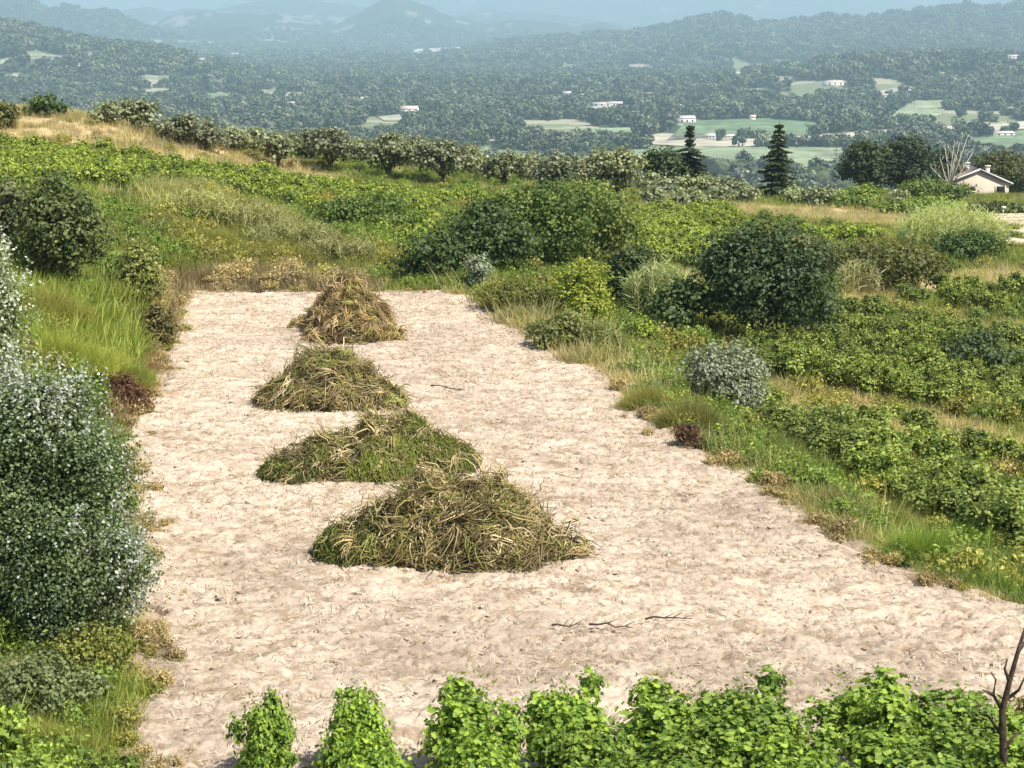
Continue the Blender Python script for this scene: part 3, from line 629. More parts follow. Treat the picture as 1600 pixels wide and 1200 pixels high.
clump(1245, 758, 130, 80, (.08, .12, .025), (.2, .24, .06), 'green grass clump on the verge below the silvery bush', 46)
clump(1185, 722, 120, 74, (.1, .13, .03), (.22, .24, .07), 'green grass clump right of the dead brown shrub', 47)
clump(1075, 672, 110, 62, (.12, .14, .03), (.27, .26, .07), 'yellow green grass clump above the dead brown shrub', 48)
clump(1010, 640, 90, 45, (.12, .13, .035), (.28, .26, .09), 'pale green grass clump on the verge left of the silvery bush', 49)
clump(90, 575, 190, 60, (.14, .18, .03), (.3, .31, .07), 'large feathery yellow green grass clump on the left bank', 50, nb=5000)
clump(175, 600, 120, 50, (.12, .16, .03), (.27, .28, .07), 'feathery green grass clump above the reddish shrub', 51, nb=4000)
clump(60, 500, 150, 60, (.11, .12, .03), (.25, .24, .07), 'olive grass clump under the dark bush on the left bank', 52, nb=4000)
clump(320, 385, 110, 42, (.12, .13, .03), (.22, .21, .06), 'low olive mound of grass on the slope behind the field', 53)
clump(420, 405, 150, 40, (.12, .12, .03), (.22, .2, .06), 'wide olive mound of grass in the middle of the far bank', 54)
clump(510, 335, 110, 38, (.2, .17, .05), (.34, .27, .08), 'golden tuft of grass beside the wide green bush', 55)
clump(290, 300, 60, 30, (.3, .28, .1), (.42, .38, .16), 'pale reedy clump at the head of the slope', 56)

# canes
def canes(u, v, wpx, hpx, label, n, seed, cA=(.3, .36, .1), cB=(.58, .64, .3)):
    x, y, z = hit(u, v); W, Ht = wpx / FPX * y, hpx / FPX * y; r = np.random.default_rng(seed)
    e = empty("cane_thicket", (x, y, z - .1), 0, label=label, cat='canes', group='thickets of tall cane'); st, lf = MB(), MB()
    for k in range(n):
        a, b = r.uniform(-.5, .5) * W, r.normal() * W * .13; h = Ht * r.uniform(.72, 1.05) * (1 - .35 * abs(a / W * 2) ** 2); l = r.normal(size=2) * .08
        p = np.array([(a, b, 0), (a + l[0] * h * .4, b + l[1] * h * .4, h * .5), (a + l[0] * h * 1.2, b + l[1] * h, h)])
        tube(st, p, [.02, .017, .006], 4, tuple(np.array((.32, .32, .14)) * r.uniform(.7, 1.3)))
        m = 15; t = np.linspace(.25, 1, m); P = p[0] + (p[2] - p[0]) * t[:, None]; th = r.random(m) * 6.28
        zax = np.c_[np.cos(th), np.sin(th), .3 + r.random(m)]; s = .35 + .3 * r.random(m)
        lf.inst(*blade_shape(.35), P, frames(zax, r), np.c_[np.full(m, .045), s, s], mixcol(cA, cB, r.random(m)))
    a = st.obj("stalks", BRUSH, e); b = lf.obj("leaves", LEAF, e); kids(e, a, b)
canes(1030, 500, 100, 92, 'pale green cane clump between the broom and the biggest dark bush', 170, 1)
canes(1485, 395, 165, 78, 'wide thicket of pale tall canes below the stone house', 420, 2)
canes(1342, 462, 60, 60, 'few thin pale canes standing on the dry slope', 40, 3, (.3, .3, .14), (.5, .48, .28))
canes(455, 385, 130, 38, 'low pale cane strip on the slope behind the first heap', 120, 4, (.24, .26, .09), (.42, .42, .2))
canes(300, 345, 130, 50, 'loose pale canes at the left of the slope behind the field', 120, 5, (.24, .26, .09), (.42, .42, .2))
canes(390, 360, 120, 42, 'pale fronds in the middle of the slope behind the field', 150, 7, (.26, .27, .09), (.5, .48, .22))
canes(530, 410, 110, 40, 'pale fronds on the far bank above the farthest heap', 120, 8, (.26, .27, .09), (.48, .46, .2))
canes(930, 560, 90, 60, 'thin pale reeds in front of the yellow green broom', 70, 6, (.16, .19, .06), (.34, .35, .16))

# ------------------------------------------------------------------ white poplar thicket, left foreground
def poplar(x, y, lobes, n, label, seed, wh=.74, wx=2.2):
    e = empty("white_poplar", (x, y, Hs(x, y)), 0, label=label, cat='poplar', group='silver leaved poplar bushes at the left edge'); r = np.random.default_rng(seed)
    base_ = list(lobes)
    for k in range(34):
        L = base_[r.integers(len(base_))]; d = r.normal(size=3); d[2] = d[2] * .7 + .2; d /= np.linalg.norm(d); q = r.uniform(.22, .48); c_ = np.array(L[:3]) + d * np.array(L[3:]) * .95; lobes = lobes + [(c_[0], c_[1], max(.4, c_[2]), q, q, q * r.uniform(1, 1.7))]
    top = max(l[2] + l[5] for l in base_)
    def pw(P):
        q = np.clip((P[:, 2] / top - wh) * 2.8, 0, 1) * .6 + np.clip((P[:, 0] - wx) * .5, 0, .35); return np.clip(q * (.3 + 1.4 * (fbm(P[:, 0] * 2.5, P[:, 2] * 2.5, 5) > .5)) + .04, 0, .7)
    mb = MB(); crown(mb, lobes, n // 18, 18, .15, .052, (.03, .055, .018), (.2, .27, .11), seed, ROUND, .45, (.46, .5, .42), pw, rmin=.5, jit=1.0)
    # white leaved shoot tips standing out of the crown
    for k in range(330):
        L = lobes[r.integers(len(lobes))]; d = r.normal(size=3); d[2] = abs(d[2]) + .2; d[0] += .4; d /= np.linalg.norm(d)
        P0 = np.array(L[:3]) + d * np.array(L[3:]) * .98; dd = np.array([d[0] * .4, d[1] * .4, .9]); m = 16
        P = P0 + np.linspace(0, 1, m)[:, None] * dd * r.uniform(.25, .6) + r.normal(size=(m, 3)) * .035
        hi = P0[2] / top > wh - .06
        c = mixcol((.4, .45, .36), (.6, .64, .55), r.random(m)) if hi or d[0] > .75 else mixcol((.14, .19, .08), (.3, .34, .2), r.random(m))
        mb.inst(*ROUND, P, frames(r.normal(size=(m, 3)), r), .058 * (.7 + .5 * r.random(m)), c)
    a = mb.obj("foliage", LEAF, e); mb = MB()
    for k in range(9):
        L = lobes[k % len(lobes)]; tube(mb, [(r.normal() * .3, r.normal() * .3, -.1), (L[0] * .5, L[1] * .5, L[2] * .6), (L[0], L[1], L[2] + L[5] * .6)], [.06, .045, .015], 6, (.3, .28, .24))
    b = mb.obj("stems", PALEBARK, e); kids(e, a, b)
poplar(-9.55, 28.5, [(-.4, 0, 2.0, 1.9, 1.7, 1.7), (1.3, -.4, 1.6, 1.3, 1.3, 1.4), (.6, .3, 3.1, 1.4, 1.3, 1.35), (1.7, .1, 2.7, 1.0, 1.1, 1.2), (-1.6, .2, 3.0, 1.2, 1.2, 1.2), (2.2, -.6, 1.1, .9, .9, .9), (.9, .4, 3.7, .8, .8, .75), (-.3, .3, 4.1, .8, .8, .75)], 125000,
       'broad silver leaved poplar bush with white shoot tips at the left edge', 61)
poplar(-10.6, 30.8, [(-.3, 0, 2.2, 1.6, 1.6, 2.0), (-.2, 0, 3.9, 1.3, 1.2, 1.2), (.3, 0, 4.7, .85, .8, .9), (.35, 0, 5.4, .5, .5, .7), (.3, 0, 6.0, .25, .25, .5)], 52000,
       'taller narrow silver poplar cut by the left edge of the photo', 62, .45, .4)
bush(60, 1110, 200, 90, 'low grey green shrub in the grass under the poplar bush', (.07, .1, .03), (.22, .26, .12), .06, seed=63, cat='shrub', name='shrub', nl=8)
bush(150, 1060, 150, 80, 'thin yellowish weeds against the foot of the poplar bush', (.09, .11, .025), (.24, .25, .07), .05, seed=64, cat='weeds', name='weed_patch', nl=8, jit=1.3)
for i, (u, v, w_, h_) in enumerate([(60, 1180, 200, 60), (30, 1080, 130, 50)]):
    clump(u, v, w_, h_, (.12, .14, .025), (.3, .29, .08), ['yellow green grass clump in the bottom left corner', 'grass clump at the left edge under the poplar bush'][i], 70 + i, .009, 5000, 'grass clumps under the poplar bush')

# ------------------------------------------------------------------ brush piles
def strand(nseg=6, curl=1.0, seed=0):
    r = np.random.default_rng(seed); t = np.linspace(-.5, .5, nseg + 1); y = np.cumsum(r.normal(size=nseg + 1)) * .09 * curl; z = np.cumsum(r.normal(size=nseg + 1)) * .06 * curl + .12 - .45 * t * t
    V = np.array([(t[i], y[i] + s * .5, z[i] + k * .4) for i in range(nseg + 1) for s, k in ((-1, 0), (1, 0), (0, 1))]); V2 = V.copy()
    return t, y, z
def strands(mb, P, n, L, wd, cA, cB, r, spread=.5, nseg=6, curl=1.0, down=0.):
    """each strand is a three sided bent rod of its own"""
    for s in range(6):
        t = np.linspace(-.5, .5, nseg + 1); y = np.cumsum(r.normal(size=nseg + 1)) * .085 * curl; z = np.cumsum(r.normal(size=nseg + 1)) * .05 * curl; y -= y.mean(); z = z - z.mean() - .35 * curl * t * t
        k = np.arange(len(P)) % 6 == s; N = int(k.sum())
        if not N: continue
        nn = n[k] + r.normal(size=(N, 3)) * spread; Rm = frames(nn, r); sc = L * (.5 + .8 * r.random(N))
        if down:
            tx = -np.array([0, 0, 1.]) + Rm[:, :, 2] * Rm[:, 2, 2][:, None] + r.normal(size=(N, 3)) * .35; nz = Rm[:, :, 2]
            tx -= nz * (tx * nz).sum(1)[:, None]; tx /= np.linalg.norm(tx, axis=1)[:, None]; Rm = np.stack([tx, np.cross(nz, tx), nz], 2)
        ctr = np.c_[t, y, z]; base = np.einsum('nij,kj->nki', Rm, ctr) * sc[:, None, None] + P[k][:, None]
        w = wd * (.6 + .8 * r.random(N)); off = []
        for a in (0, 2.09, 4.19):
            o = Rm[:, :, 1] * math.cos(a) + Rm[:, :, 2] * math.sin(a); off.append(base + (o * w[:, None])[:, None] * (1 - .6 * np.abs(2 * t) ** 2)[None, :, None])
        V = np.stack(off, 2).reshape(N, -1, 3); F = []
        for i in range(nseg):
            for j in range(3): F.append([i * 3 + j, i * 3 + (j + 1) % 3, i * 3 + 3 + (j + 1) % 3, i * 3 + 3 + j])
        fl = np.concatenate([np.array(f) for f in F]); m = (nseg + 1) * 3
        mb.v.append(V.reshape(-1, 3)); mb.l.append(((np.arange(N) * m)[:, None] + mb.n + fl[None]).ravel()); mb.t.append(np.full(N * len(F), 4))
        mb.c.append(np.repeat(mixcol(cA, cB, r.random(N)), m, 0)); mb.n += N * m
def wads(mb, P0, n0, per, L, wd, cols, r, spread=.2, lift=.16, tilt=.35):
    """bundles of strands lying the same way, each bundle with a colour of its own"""
    nc = len(P0); Rm0 = frames(n0 + r.normal(size=(nc, 3)) * tilt, r); nseg = 6; lf = r.random(nc) * lift; cl = r.integers(len(cols), size=nc); tone = .65 + .7 * r.random(nc)
    ln = L * np.exp(r.normal(size=nc) * .35)
    for s in range(8):
        t = np.linspace(-.5, .5, nseg + 1); y = np.cumsum(r.normal(size=nseg + 1)) * .11; z = np.cumsum(r.normal(size=nseg + 1)) * .06; y -= y.mean(); z = z - z.mean() - .8 * t * t
        idx = np.repeat(np.arange(nc)[np.arange(nc) % 8 == s], per); N = len(idx)
        if not N: continue
        Rm = Rm0[idx]; a = r.normal(size=N) * .3; X = Rm[:, :, 0] * np.cos(a)[:, None] + Rm[:, :, 1] * np.sin(a)[:, None]; Y = np.cross(Rm[:, :, 2], X); Rm = np.stack([X, Y, Rm[:, :, 2]], 2)
        nn = n0[idx] / np.linalg.norm(n0[idx], axis=1)[:, None]; P = P0[idx] + Y * (r.normal(size=(N, 1)) * spread * .5) + X * (r.normal(size=(N, 1)) * spread) + nn * (lf[idx] + r.random(N) * .08)[:, None]
        sc = ln[idx] * (.6 + .6 * r.random(N)); base = np.einsum('nij,kj->nki', Rm, np.c_[t, y, z]) * sc[:, None, None] + P[:, None]; w = wd * (.5 + r.random(N)); off = []
        for q in (0, 2.09, 4.19):
            o = Rm[:, :, 1] * math.cos(q) + Rm[:, :, 2] * math.sin(q); off.append(base + (o * w[:, None])[:, None] * (1 - .7 * np.abs(2 * t) ** 2)[None, :, None])
        V = np.stack(off, 2).reshape(N, -1, 3); F = [[i * 3 + j, i * 3 + (j + 1) % 3, i * 3 + 3 + (j + 1) % 3, i * 3 + 3 + j] for i in range(nseg) for j in range(3)]
        fl = np.concatenate([np.array(f) for f in F]); m = (nseg + 1) * 3; V[..., 2] = np.maximum(V[..., 2], .01); u_ = r.random(N)[:, None]
        C0 = np.array([c[0] for c in cols])[cl[idx]]; C1 = np.array([c[1] for c in cols])[cl[idx]]; cc = (C0 * (1 - u_) + C1 * u_) * tone[idx][:, None]
        mb.v.append(V.reshape(-1, 3)); mb.l.append(((np.arange(N) * m)[:, None] + mb.n + fl[None]).ravel()); mb.t.append(np.full(N * len(F), 4)); mb.c.append(np.repeat(cc, m, 0)); mb.n += N * m
OL, OL2, BR, ST = (.13, .12, .035), (.34, .3, .11), (.1, .07, .035), (.55, .46, .26)
class Mound:
    def __init__(s, humps, seed): s.h, s.s = humps, seed      # hump: x, y, rx, ry, height
    def z(s, x, y):
        z = np.zeros_like(x)
        for hx, hy, rx_, ry_, h in s.h:
            d = np.sqrt(((x - hx) / rx_) ** 2 + ((y - hy) / ry_) ** 2); z = np.maximum(z, h * np.clip(1 - d, 0, 1) ** .62)
        return z * (.5 + .9 * fbm(x * 1.9, y * 1.9, s.s, 3)) + .12 * (fbm(x * 5, y * 5, s.s + 9) - .5) * (z > .1)
    def sample(s, N, r, part=None):
        hs = s.h if part is None else [s.h[i] for i in part]; a = np.array([h[2] * h[3] for h in hs]); k = r.choice(len(hs), N, p=a / a.sum())
        hs = np.array(hs); th = r.random(N) * 6.28; q = np.sqrt(r.random(N)) * 1.02
        x = hs[k, 0] + np.cos(th) * q * hs[k, 2]; y = hs[k, 1] + np.sin(th) * q * hs[k, 3]; e = .05
        z = s.z(x, y); gx = (s.z(x + e, y) - z) / e; gy = (s.z(x, y + e) - z) / e
        return np.c_[x, y, z], np.c_[-gx, -gy, np.ones(N)]
def pile(u, v, humps, label, seed, ns, green=(), straw=(), pale=14, tint=(1, 1, 1), hs=1., ws=1.):
    hs_ = hs; humps = [(a, b, c * ws, d, h * hs_) for a, b, c, d, h in humps]; x, y = g0(u, v); fr = max(d - b for a, b, c, d, h in humps) * .9; x *= (y + fr) / y; y += fr; r = np.random.default_rng(seed); M = Mound(humps, seed)
    e = empty("brush_pile", (x, y, .02), 0, label=label, cat='brush pile', group='heaps of uprooted weeds in a line down the field')
    hx = [h[0] - h[2] for h in humps] + [h[0] + h[2] for h in humps]; hy = [h[1] - h[3] for h in humps] + [h[1] + h[3] for h in humps]
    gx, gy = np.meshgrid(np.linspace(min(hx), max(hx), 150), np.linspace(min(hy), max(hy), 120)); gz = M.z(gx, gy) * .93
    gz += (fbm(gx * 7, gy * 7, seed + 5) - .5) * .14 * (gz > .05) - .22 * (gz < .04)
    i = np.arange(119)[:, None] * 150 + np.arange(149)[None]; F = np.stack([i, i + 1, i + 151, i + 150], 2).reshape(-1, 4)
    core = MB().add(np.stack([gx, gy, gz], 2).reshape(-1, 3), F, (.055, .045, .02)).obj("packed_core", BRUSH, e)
    tint = np.array(tint); mb = MB(); P, n = M.sample(ns, r); P = P + n / np.linalg.norm(n, axis=1)[:, None] * (r.random((ns, 1)) ** 1.5 * .16 - .04)
    ta = lambda *cs: [tuple(tint * np.array((1.16, 1.08, 1.05)) * np.array(c)) for c in cs]
    q, nq = M.sample(ns // 11, r); wads(mb, q, nq, 20, .58, .0135, [ta((.13, .12, .035), (.36, .32, .12)), ta((.2, .16, .07), (.5, .42, .22)), ta((.07, .055, .025), (.2, .16, .07)), ta((.12, .14, .03), (.32, .34, .1))], r)
    q, nq = M.sample(ns // 60, r); wads(mb, q, nq, 11, .85, .018, [ta((.3, .25, .13), (.62, .54, .32)), ta((.22, .18, .08), (.5, .42, .2))], r, .14, .24, .6)
    q, nq = M.sample(ns // 12, r); q = q + nq / np.linalg.norm(nq, axis=1)[:, None] * .14; strands(mb, q, r.normal(size=q.shape), .5, .016, OL, ST, r, .9, curl=1.6)
    th = r.random(90) * 6.28; hh = [humps[i] for i in r.integers(len(humps), size=90)]; q = np.array([(h[0] + math.cos(t) * h[2] * 1.08, h[1] + math.sin(t) * h[3] * 1.1, .06) for h, t in zip(hh, th)]); strands(mb, q, np.tile((0, 0, 1.), (90, 1)), .55, .015, (.16, .13, .06), ST, r, .25, curl=1.2)
    k, nk = M.sample(ns // 5, r); strands(mb, k, nk, .35, .02, (.04, .03, .015), (.1, .08, .04), r, .5)
    # small leaves still on the stems
    nl = ns // 2; q, nq = M.sample(nl, r); q = q + nq * (r.random((nl, 1)) * .1); mb.inst(*QUAD, q, frames(nq + r.normal(size=(nl, 3)) * .8, r), .06 + .07 * r.random(nl), mixcol((.1, .11, .03), (.32, .3, .12), r.random(nl)) * tint)
    a = mb.obj("tangled_stems", BRUSH, e); ch = [core, a]
    for p_ in green:
        mb = MB(); q, nq = M.sample(2600, r, [p_]); q = q + nq / np.linalg.norm(nq, axis=1)[:, None] * .22
        strands(mb, q, nq, .5, .012, (.13, .17, .025), (.34, .38, .09), r, .35, curl=.9, down=1.)
        ch.append(tag(mb.obj("green_grass_bunch", GRASS, e), 'bunch of still green grass'))
    for p_ in straw:
        mb = MB(); q, nq = M.sample(1100, r, [p_]); strands(mb, q + np.array([0, 0, .25]), nq, .45, .015, (.45, .35, .18), (.68, .56, .33), r, .3, curl=.8)
        ch.append(tag(mb.obj("straw_bunch", BRUSH, e), 'bunch of yellow straw'))
    if pale:
        mb = MB(); q, nq = M.sample(pale, r); strands(mb, q + np.array([0, 0, .1]), nq, .7, .022, (.5, .45, .33), (.62, .57, .44), r, .5, curl=.6); ch.append(mb.obj("pale_sticks", BRUSH, e))
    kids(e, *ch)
pile(545, 538, [(0, 0, 1.95, 1.3, 1.1), (-.35, 1.6, 1.7, 1.5, 1.55), (-1.5, 2.3, 1.1, .5, .3), (.5, 1.0, 1.3, 1.3, 1.3), (1.3, -.35, .9, .4, .25), (.2, 2.6, 1.4, 1.0, .9)],
     'farthest brush heap, tall and grey brown at the far end of the field', 301, 5200, tint=(1.05, .95, .95), hs=1.25, ws=.78)
pile(512, 643, [(0, 0, 2.0, 1.1, 1.25), (-1.1, -.1, 1.0, .8, .65), (1.2, -.3, 1.3, .7, .6), (-.5, .9, 1.1, 1.0, 1.15), (.4, .3, 1.2, 1, 1.15)],
     'second brush heap from the far end, low with a long right tail', 302, 5200, hs=1.15, ws=.92)
pile(582, 752, [(.2, 2.9, .8, .6, .45), (-.9, .1, 1.2, .8, .75), (.15, 0, 1.0, .75, .75), (.9, .5, 1.1, .9, .85), (.6, 1.3, .9, .9, .75), (1.7, .5, .9, .6, .6), (-1.9, -.2, .8, .5, .3), (.0, .6, .6, .5, .9), (.9, 2.0, .8, .6, .4)],
     'third brush heap with green grass bunches and a straw patch', 303, 6500, green=(2, 5, 6), straw=(7,), hs=1.15, ws=.95)
pile(700, 890, [(.1, .2, 1.9, 1.3, 1.5), (-1.0, 0, 1.3, 1.0, .95), (1.3, -.1, 1.3, 1.0, 1.05), (-2.05, -.1, .75, .55, .42), (.5, -.4, 1.4, .8, 1.05), (2.2, -.1, .8, .5, .3), (-.3, 1.2, 1.2, .9, 1.25), (.9, .9, .9, .8, 1.35)],
     'nearest and largest brush heap with a green bunch at its left end', 304, 9000, green=(3,), tint=(.92, .93, .9), hs=1.0, ws=.86)

# ------------------------------------------------------------------ dead branch, bottom right
def dead_branch():
    a, b = raydir(1585, 1200); y = 20.5; x = a * y; e = empty("dead_tree", (x, y, 0), 0, label='bare dark dead tree leaning at the bottom right corner', cat='dead tree')
    mb = MB(); z0 = 0
    def pp(u, v, dy=0): q = PV(u, v, y + dy); return (q[0] - x, q[1] - y, q[2])
    tube(mb, [(pp(1566, 1200)[0], 0, -.05), pp(1568, 1190), pp(1566, 1110), pp(1576, 1070), pp(1590, 1020), pp(1612, 950)], [.06, .055, .048, .038, .03, .015], 8)
    t = mb.obj("trunk", DEADBARK, e, True); mb = MB(); r = random.Random(3)
    for A in ([(1566, 1110), (1552, 1085), (1556, 1062), (1548, 1050)], [(1552, 1085), (1535, 1078)], [(1570, 1095), (1592, 1078), (1604, 1052)], [(1566, 1150), (1545, 1120), (1530, 1112)],
              [(1578, 1068), (1570, 1045), (1574, 1030)], [(1590, 1020), (1604, 1000), (1601, 985)], [(1565, 1175), (1585, 1150), (1600, 1142)]):
        tube(mb, [pp(u, v, r.uniform(-.2, .2) * i) for i, (u, v) in enumerate(A)], np.linspace(.03, .008, len(A)), 5)
    q = mb.obj("twigs", DEADBARK, e, True); kids(e, t, q)
dead_branch()
bush(1612, 1190, 90, 110, 'brown withered bush behind the dead tree at the right edge', (.14, .11, .06), (.3, .25, .15), .06, seed=66, jit=1.3, nl=7)

# ------------------------------------------------------------------ trees
def tree(u, v, wpx, hpx, label, cA, cB, cat, name, seed, leaf=.3, trunk_h=.22, nl=8, dens=1.0, group=None, up=.6, dd=0, bark=BARK, cC=None, pC=None, yy=None):
    x, y, z = hit(u, v) if yy is None else (raydir(u, v)[0] * yy, yy, Hs(raydir(u, v)[0] * yy, yy))
    if dd: x *= (y + dd) / y; y += dd; z = Hs(x, y)
    W, Ht = wpx / FPX * y, hpx / FPX * y; r = np.random.default_rng(seed); e = empty(name, (x, y, z - .1), 0, label=label, cat=cat, group=group)
    lobes = []
    for k in range(nl):
        a = k * 2.4 + r.random(); q = r.uniform(.3, .62) if k else 0; hh = r.uniform(trunk_h + .16, .8); s = r.uniform(.2, .3)
        lobes.append((math.cos(a) * W * .5 * q * 1.15, math.sin(a) * W * .5 * q, Ht * hh, W * s, W * s, Ht * r.uniform(.14, .22)))
    lobes.append((0, 0, Ht * .6, W * .38, W * .38, Ht * .3)); lobes.append((W * .06, 0, Ht * .83, W * .24, W * .24, Ht * .17))
    mb = MB(); per = 8; n = int(W * Ht * 3 * dens / leaf ** 2 * 2.6 / per); crown(mb, lobes, n, per, leaf * .95, leaf, cA, cB, seed, up=up, cC=cC, pC=pC)
    f = mb.obj("crown", LEAF, e); mb = MB(); tr = max(.09, .035 * W)
    tube(mb, [(0, 0, -.3), (.05, 0, Ht * trunk_h * .6), (0, 0, Ht * trunk_h), (.1, 0, Ht * .6)], [tr * 1.3, tr, tr * .8, tr * .3], 7)
    for k in range(1, min(6, nl)):
        L = lobes[k]; tube(mb, [(0, 0, Ht * trunk_h * r.uniform(.4, 1)), (L[0] * .5, L[1] * .5, L[2] * .7), L[:3]], [tr * .6, tr * .4, tr * .12], 5)
    t = mb.obj("trunk", bark, e); kids(e, t, f); return e
OA, OB, OC = (.06, .075, .038), (.24, .27, .155), (.33, .36, .25)
OG = 'olive trees in a row behind the vineyard'
ol = [(435, 262, 72, 52, 'darkest round olive tree at the left end of the row of olives with trunks'), (517, 270, 92, 66, 'broad olive tree with two visible trunks, second from the left in the row'),
      (607, 281, 92, 70, 'tall olive tree, third from the left in the row'), (692, 290, 92, 68, 'dense olive tree, fourth in the row'), (787, 292, 74, 52, 'smaller olive tree with thin trunk, fifth in the row'),
      (866, 305, 84, 60, 'olive tree with forked dark trunk, sixth in the row'), (964, 314, 88, 76, 'grey olive tree at the right end of the row')]
for i, (u, v, w_, h_, l) in enumerate(ol):
    tree(u, v, w_, h_ * 1.12, l, OA, OB, 'olive tree', 'olive_tree', 400 + i, .24, .24, 8, group=OG, cC=OC, pC=.15, dens=.9)
bo = [(172, 204, 60, 38, 'leftmost olive tree on the dry ridge'), (215, 212, 74, 52, 'larger olive tree on the dry ridge'), (280, 236, 74, 54, 'olive tree just right of the dry ridge'), (322, 240, 70, 48, 'olive tree between the ridge and the dark round olive'),
      (365, 244, 52, 40, 'small olive tree left of the dark round olive'), (395, 246, 46, 42, 'small pale olive tree touching the dark round olive'), (560, 268, 60, 46, 'olive tree in the gap between the second and third of the row'),
      (650, 276, 64, 56, 'pale olive tree behind the gap between third and fourth of the row'), (735, 284, 66, 50, 'pale olive tree behind the fourth of the row'), (825, 290, 60, 46, 'olive tree seen between the fifth and sixth of the row'),
      (915, 296, 60, 50, 'olive tree seen left of the grey one'), (475, 262, 46, 46, 'olive tree behind the first gap of the row')]
for i, (u, v, w_, h_, l) in enumerate(bo):
    tree(u, v, w_, h_, l, (.085, .1, .05), (.28, .31, .185), 'olive tree', 'olive_tree', 420 + i, .24, .12, 7, group='olive trees along the edge of the rise', dd=2 if i < 6 else 6, cC=OC, pC=.2, dens=.9)
rr = random.Random(8)
sm = [(1008, 300), (1040, 308), (1075, 302), (1108, 300), (1118, 318), (1150, 306), (1165, 322), (1240, 318), (1262, 320), (1285, 322), (1255, 298), (1285, 300), (1125, 282), (1150, 284), (1402, 326), (1020, 322), (1076, 324), (1320, 300)]
lb = ['just right of the grey olive tree', 'second from the grey olive tree', 'below the cedar', 'right below the cedar', 'in front, left of the tall spruce', 'left of the tall spruce foot', 'in front of the tall spruce', 'first of three right of the spruce foot',
      'second of three right of the spruce foot', 'third of three right of the spruce foot', 'directly behind the three right of the spruce', 'left of the big evergreens', 'between cedar and spruce', 'behind the left side of the spruce foot', 'alone below the big evergreens',
      'low in front of the grey olive tree', 'at the left end of the dry grass strip', 'under the left side of the big evergreens']
for i, (u, v) in enumerate(sm):
    tree(u, v, rr.uniform(38, 58), rr.uniform(26, 34), 'small pale round olive tree ' + lb[i], (.1, .125, .06), (.3, .345, .2), 'olive tree', 'olive_tree', 440 + i, .26, .08, 6, group='small pale olive trees right of the row', cC=(.34, .38, .27), pC=.2, dens=.9)
EV, EV2 = (.018, .035, .016), (.075, .1, .045)
tree(1345, 305, 75, 92, 'left one of the big dark evergreens near the house', EV, EV2, 'tree', 'evergreen_tree', 470, .36, .15, 9, yy=222)
tree(1408, 305, 110, 102, 'tallest and widest big dark evergreen near the house', EV, (.085, .12, .045), 'tree', 'evergreen_tree', 471, .36, .12, 11, yy=228)
tree(1470, 305, 90, 88, 'big dark evergreen behind the bare pale tree', EV, (.08, .11, .045), 'tree', 'evergreen_tree', 472, .36, .12, 9, yy=242)
tree(1562, 300, 118, 98, 'rounded olive brown tree right behind the house', (.05, .06, .018), (.15, .17, .05), 'tree', 'pine_tree', 473, .34, .12, 10, yy=258)
tree(1620, 300, 80, 80, 'dark tree at the right edge behind the garden wall', (.04, .05, .018), (.13, .15, .05), 'tree', 'pine_tree', 474, .34, .12, 8, yy=250)
tree(1440, 312, 80, 34, 'round green bush tree between the big evergreens and the house', (.05, .08, .02), (.16, .21, .06), 'tree', 'small_tree', 475, .26, .06, 7)
tree(1490, 316, 60, 30, 'green shrub tree at the left corner of the house', (.05, .08, .02), (.17, .22, .06), 'tree', 'small_tree', 476, .26, .06, 6)
tree(1340, 318, 90, 28, 'low bright green tree under the left evergreen', (.07, .11, .02), (.2, .26, .06), 'tree', 'small_tree', 477, .26, .06, 7)
tree(1275, 290, 60, 30, 'mid green tree behind the small olives right of the spruce', (.05, .08, .025), (.15, .19, .07), 'tree', 'small_tree', 478, .26, .06, 6, dd=5)
tree(66, 182, 66, 34, 'dark green round tree alone on the left ridge', (.025, .05, .018), (.09, .13, .045), 'tree', 'round_tree', 479, .24, .08, 8)
tree(98, 182, 30, 20, 'small dark tree beside the round one on the left ridge', (.025, .05, .018), (.09, .13, .045), 'tree', 'round_tree', 480, .22, .08, 5)
tree(2, 200, 60, 40, 'olive brown bush tree on the ridge at the left edge', (.06, .07, .02), (.17, .18, .06), 'tree', 'small_tree', 481, .2, .06, 6)
for i, (u, v, w_, h_, l) in enumerate([(1402, 336, 110, 24, 'bright green low bush in the strip below the big evergreens'), (1455, 334, 120, 28, 'green bush between the evergreens and the pale canes'), (1535, 334, 80, 18, 'dark green low bush under the garden wall'), (1585, 337, 80, 18, 'dark low bush under the right end of the garden wall'), (1330, 326, 100, 22, 'yellowish green low bush above the dry grass strip')]):
    bush(u, v, w_, h_, l, (.06, .1, .02) if i not in (2, 3) else (.04, .06, .02), (.25, .33, .07) if i not in (2, 3) else (.13, .16, .05), .24, seed=520 + i, nl=8)
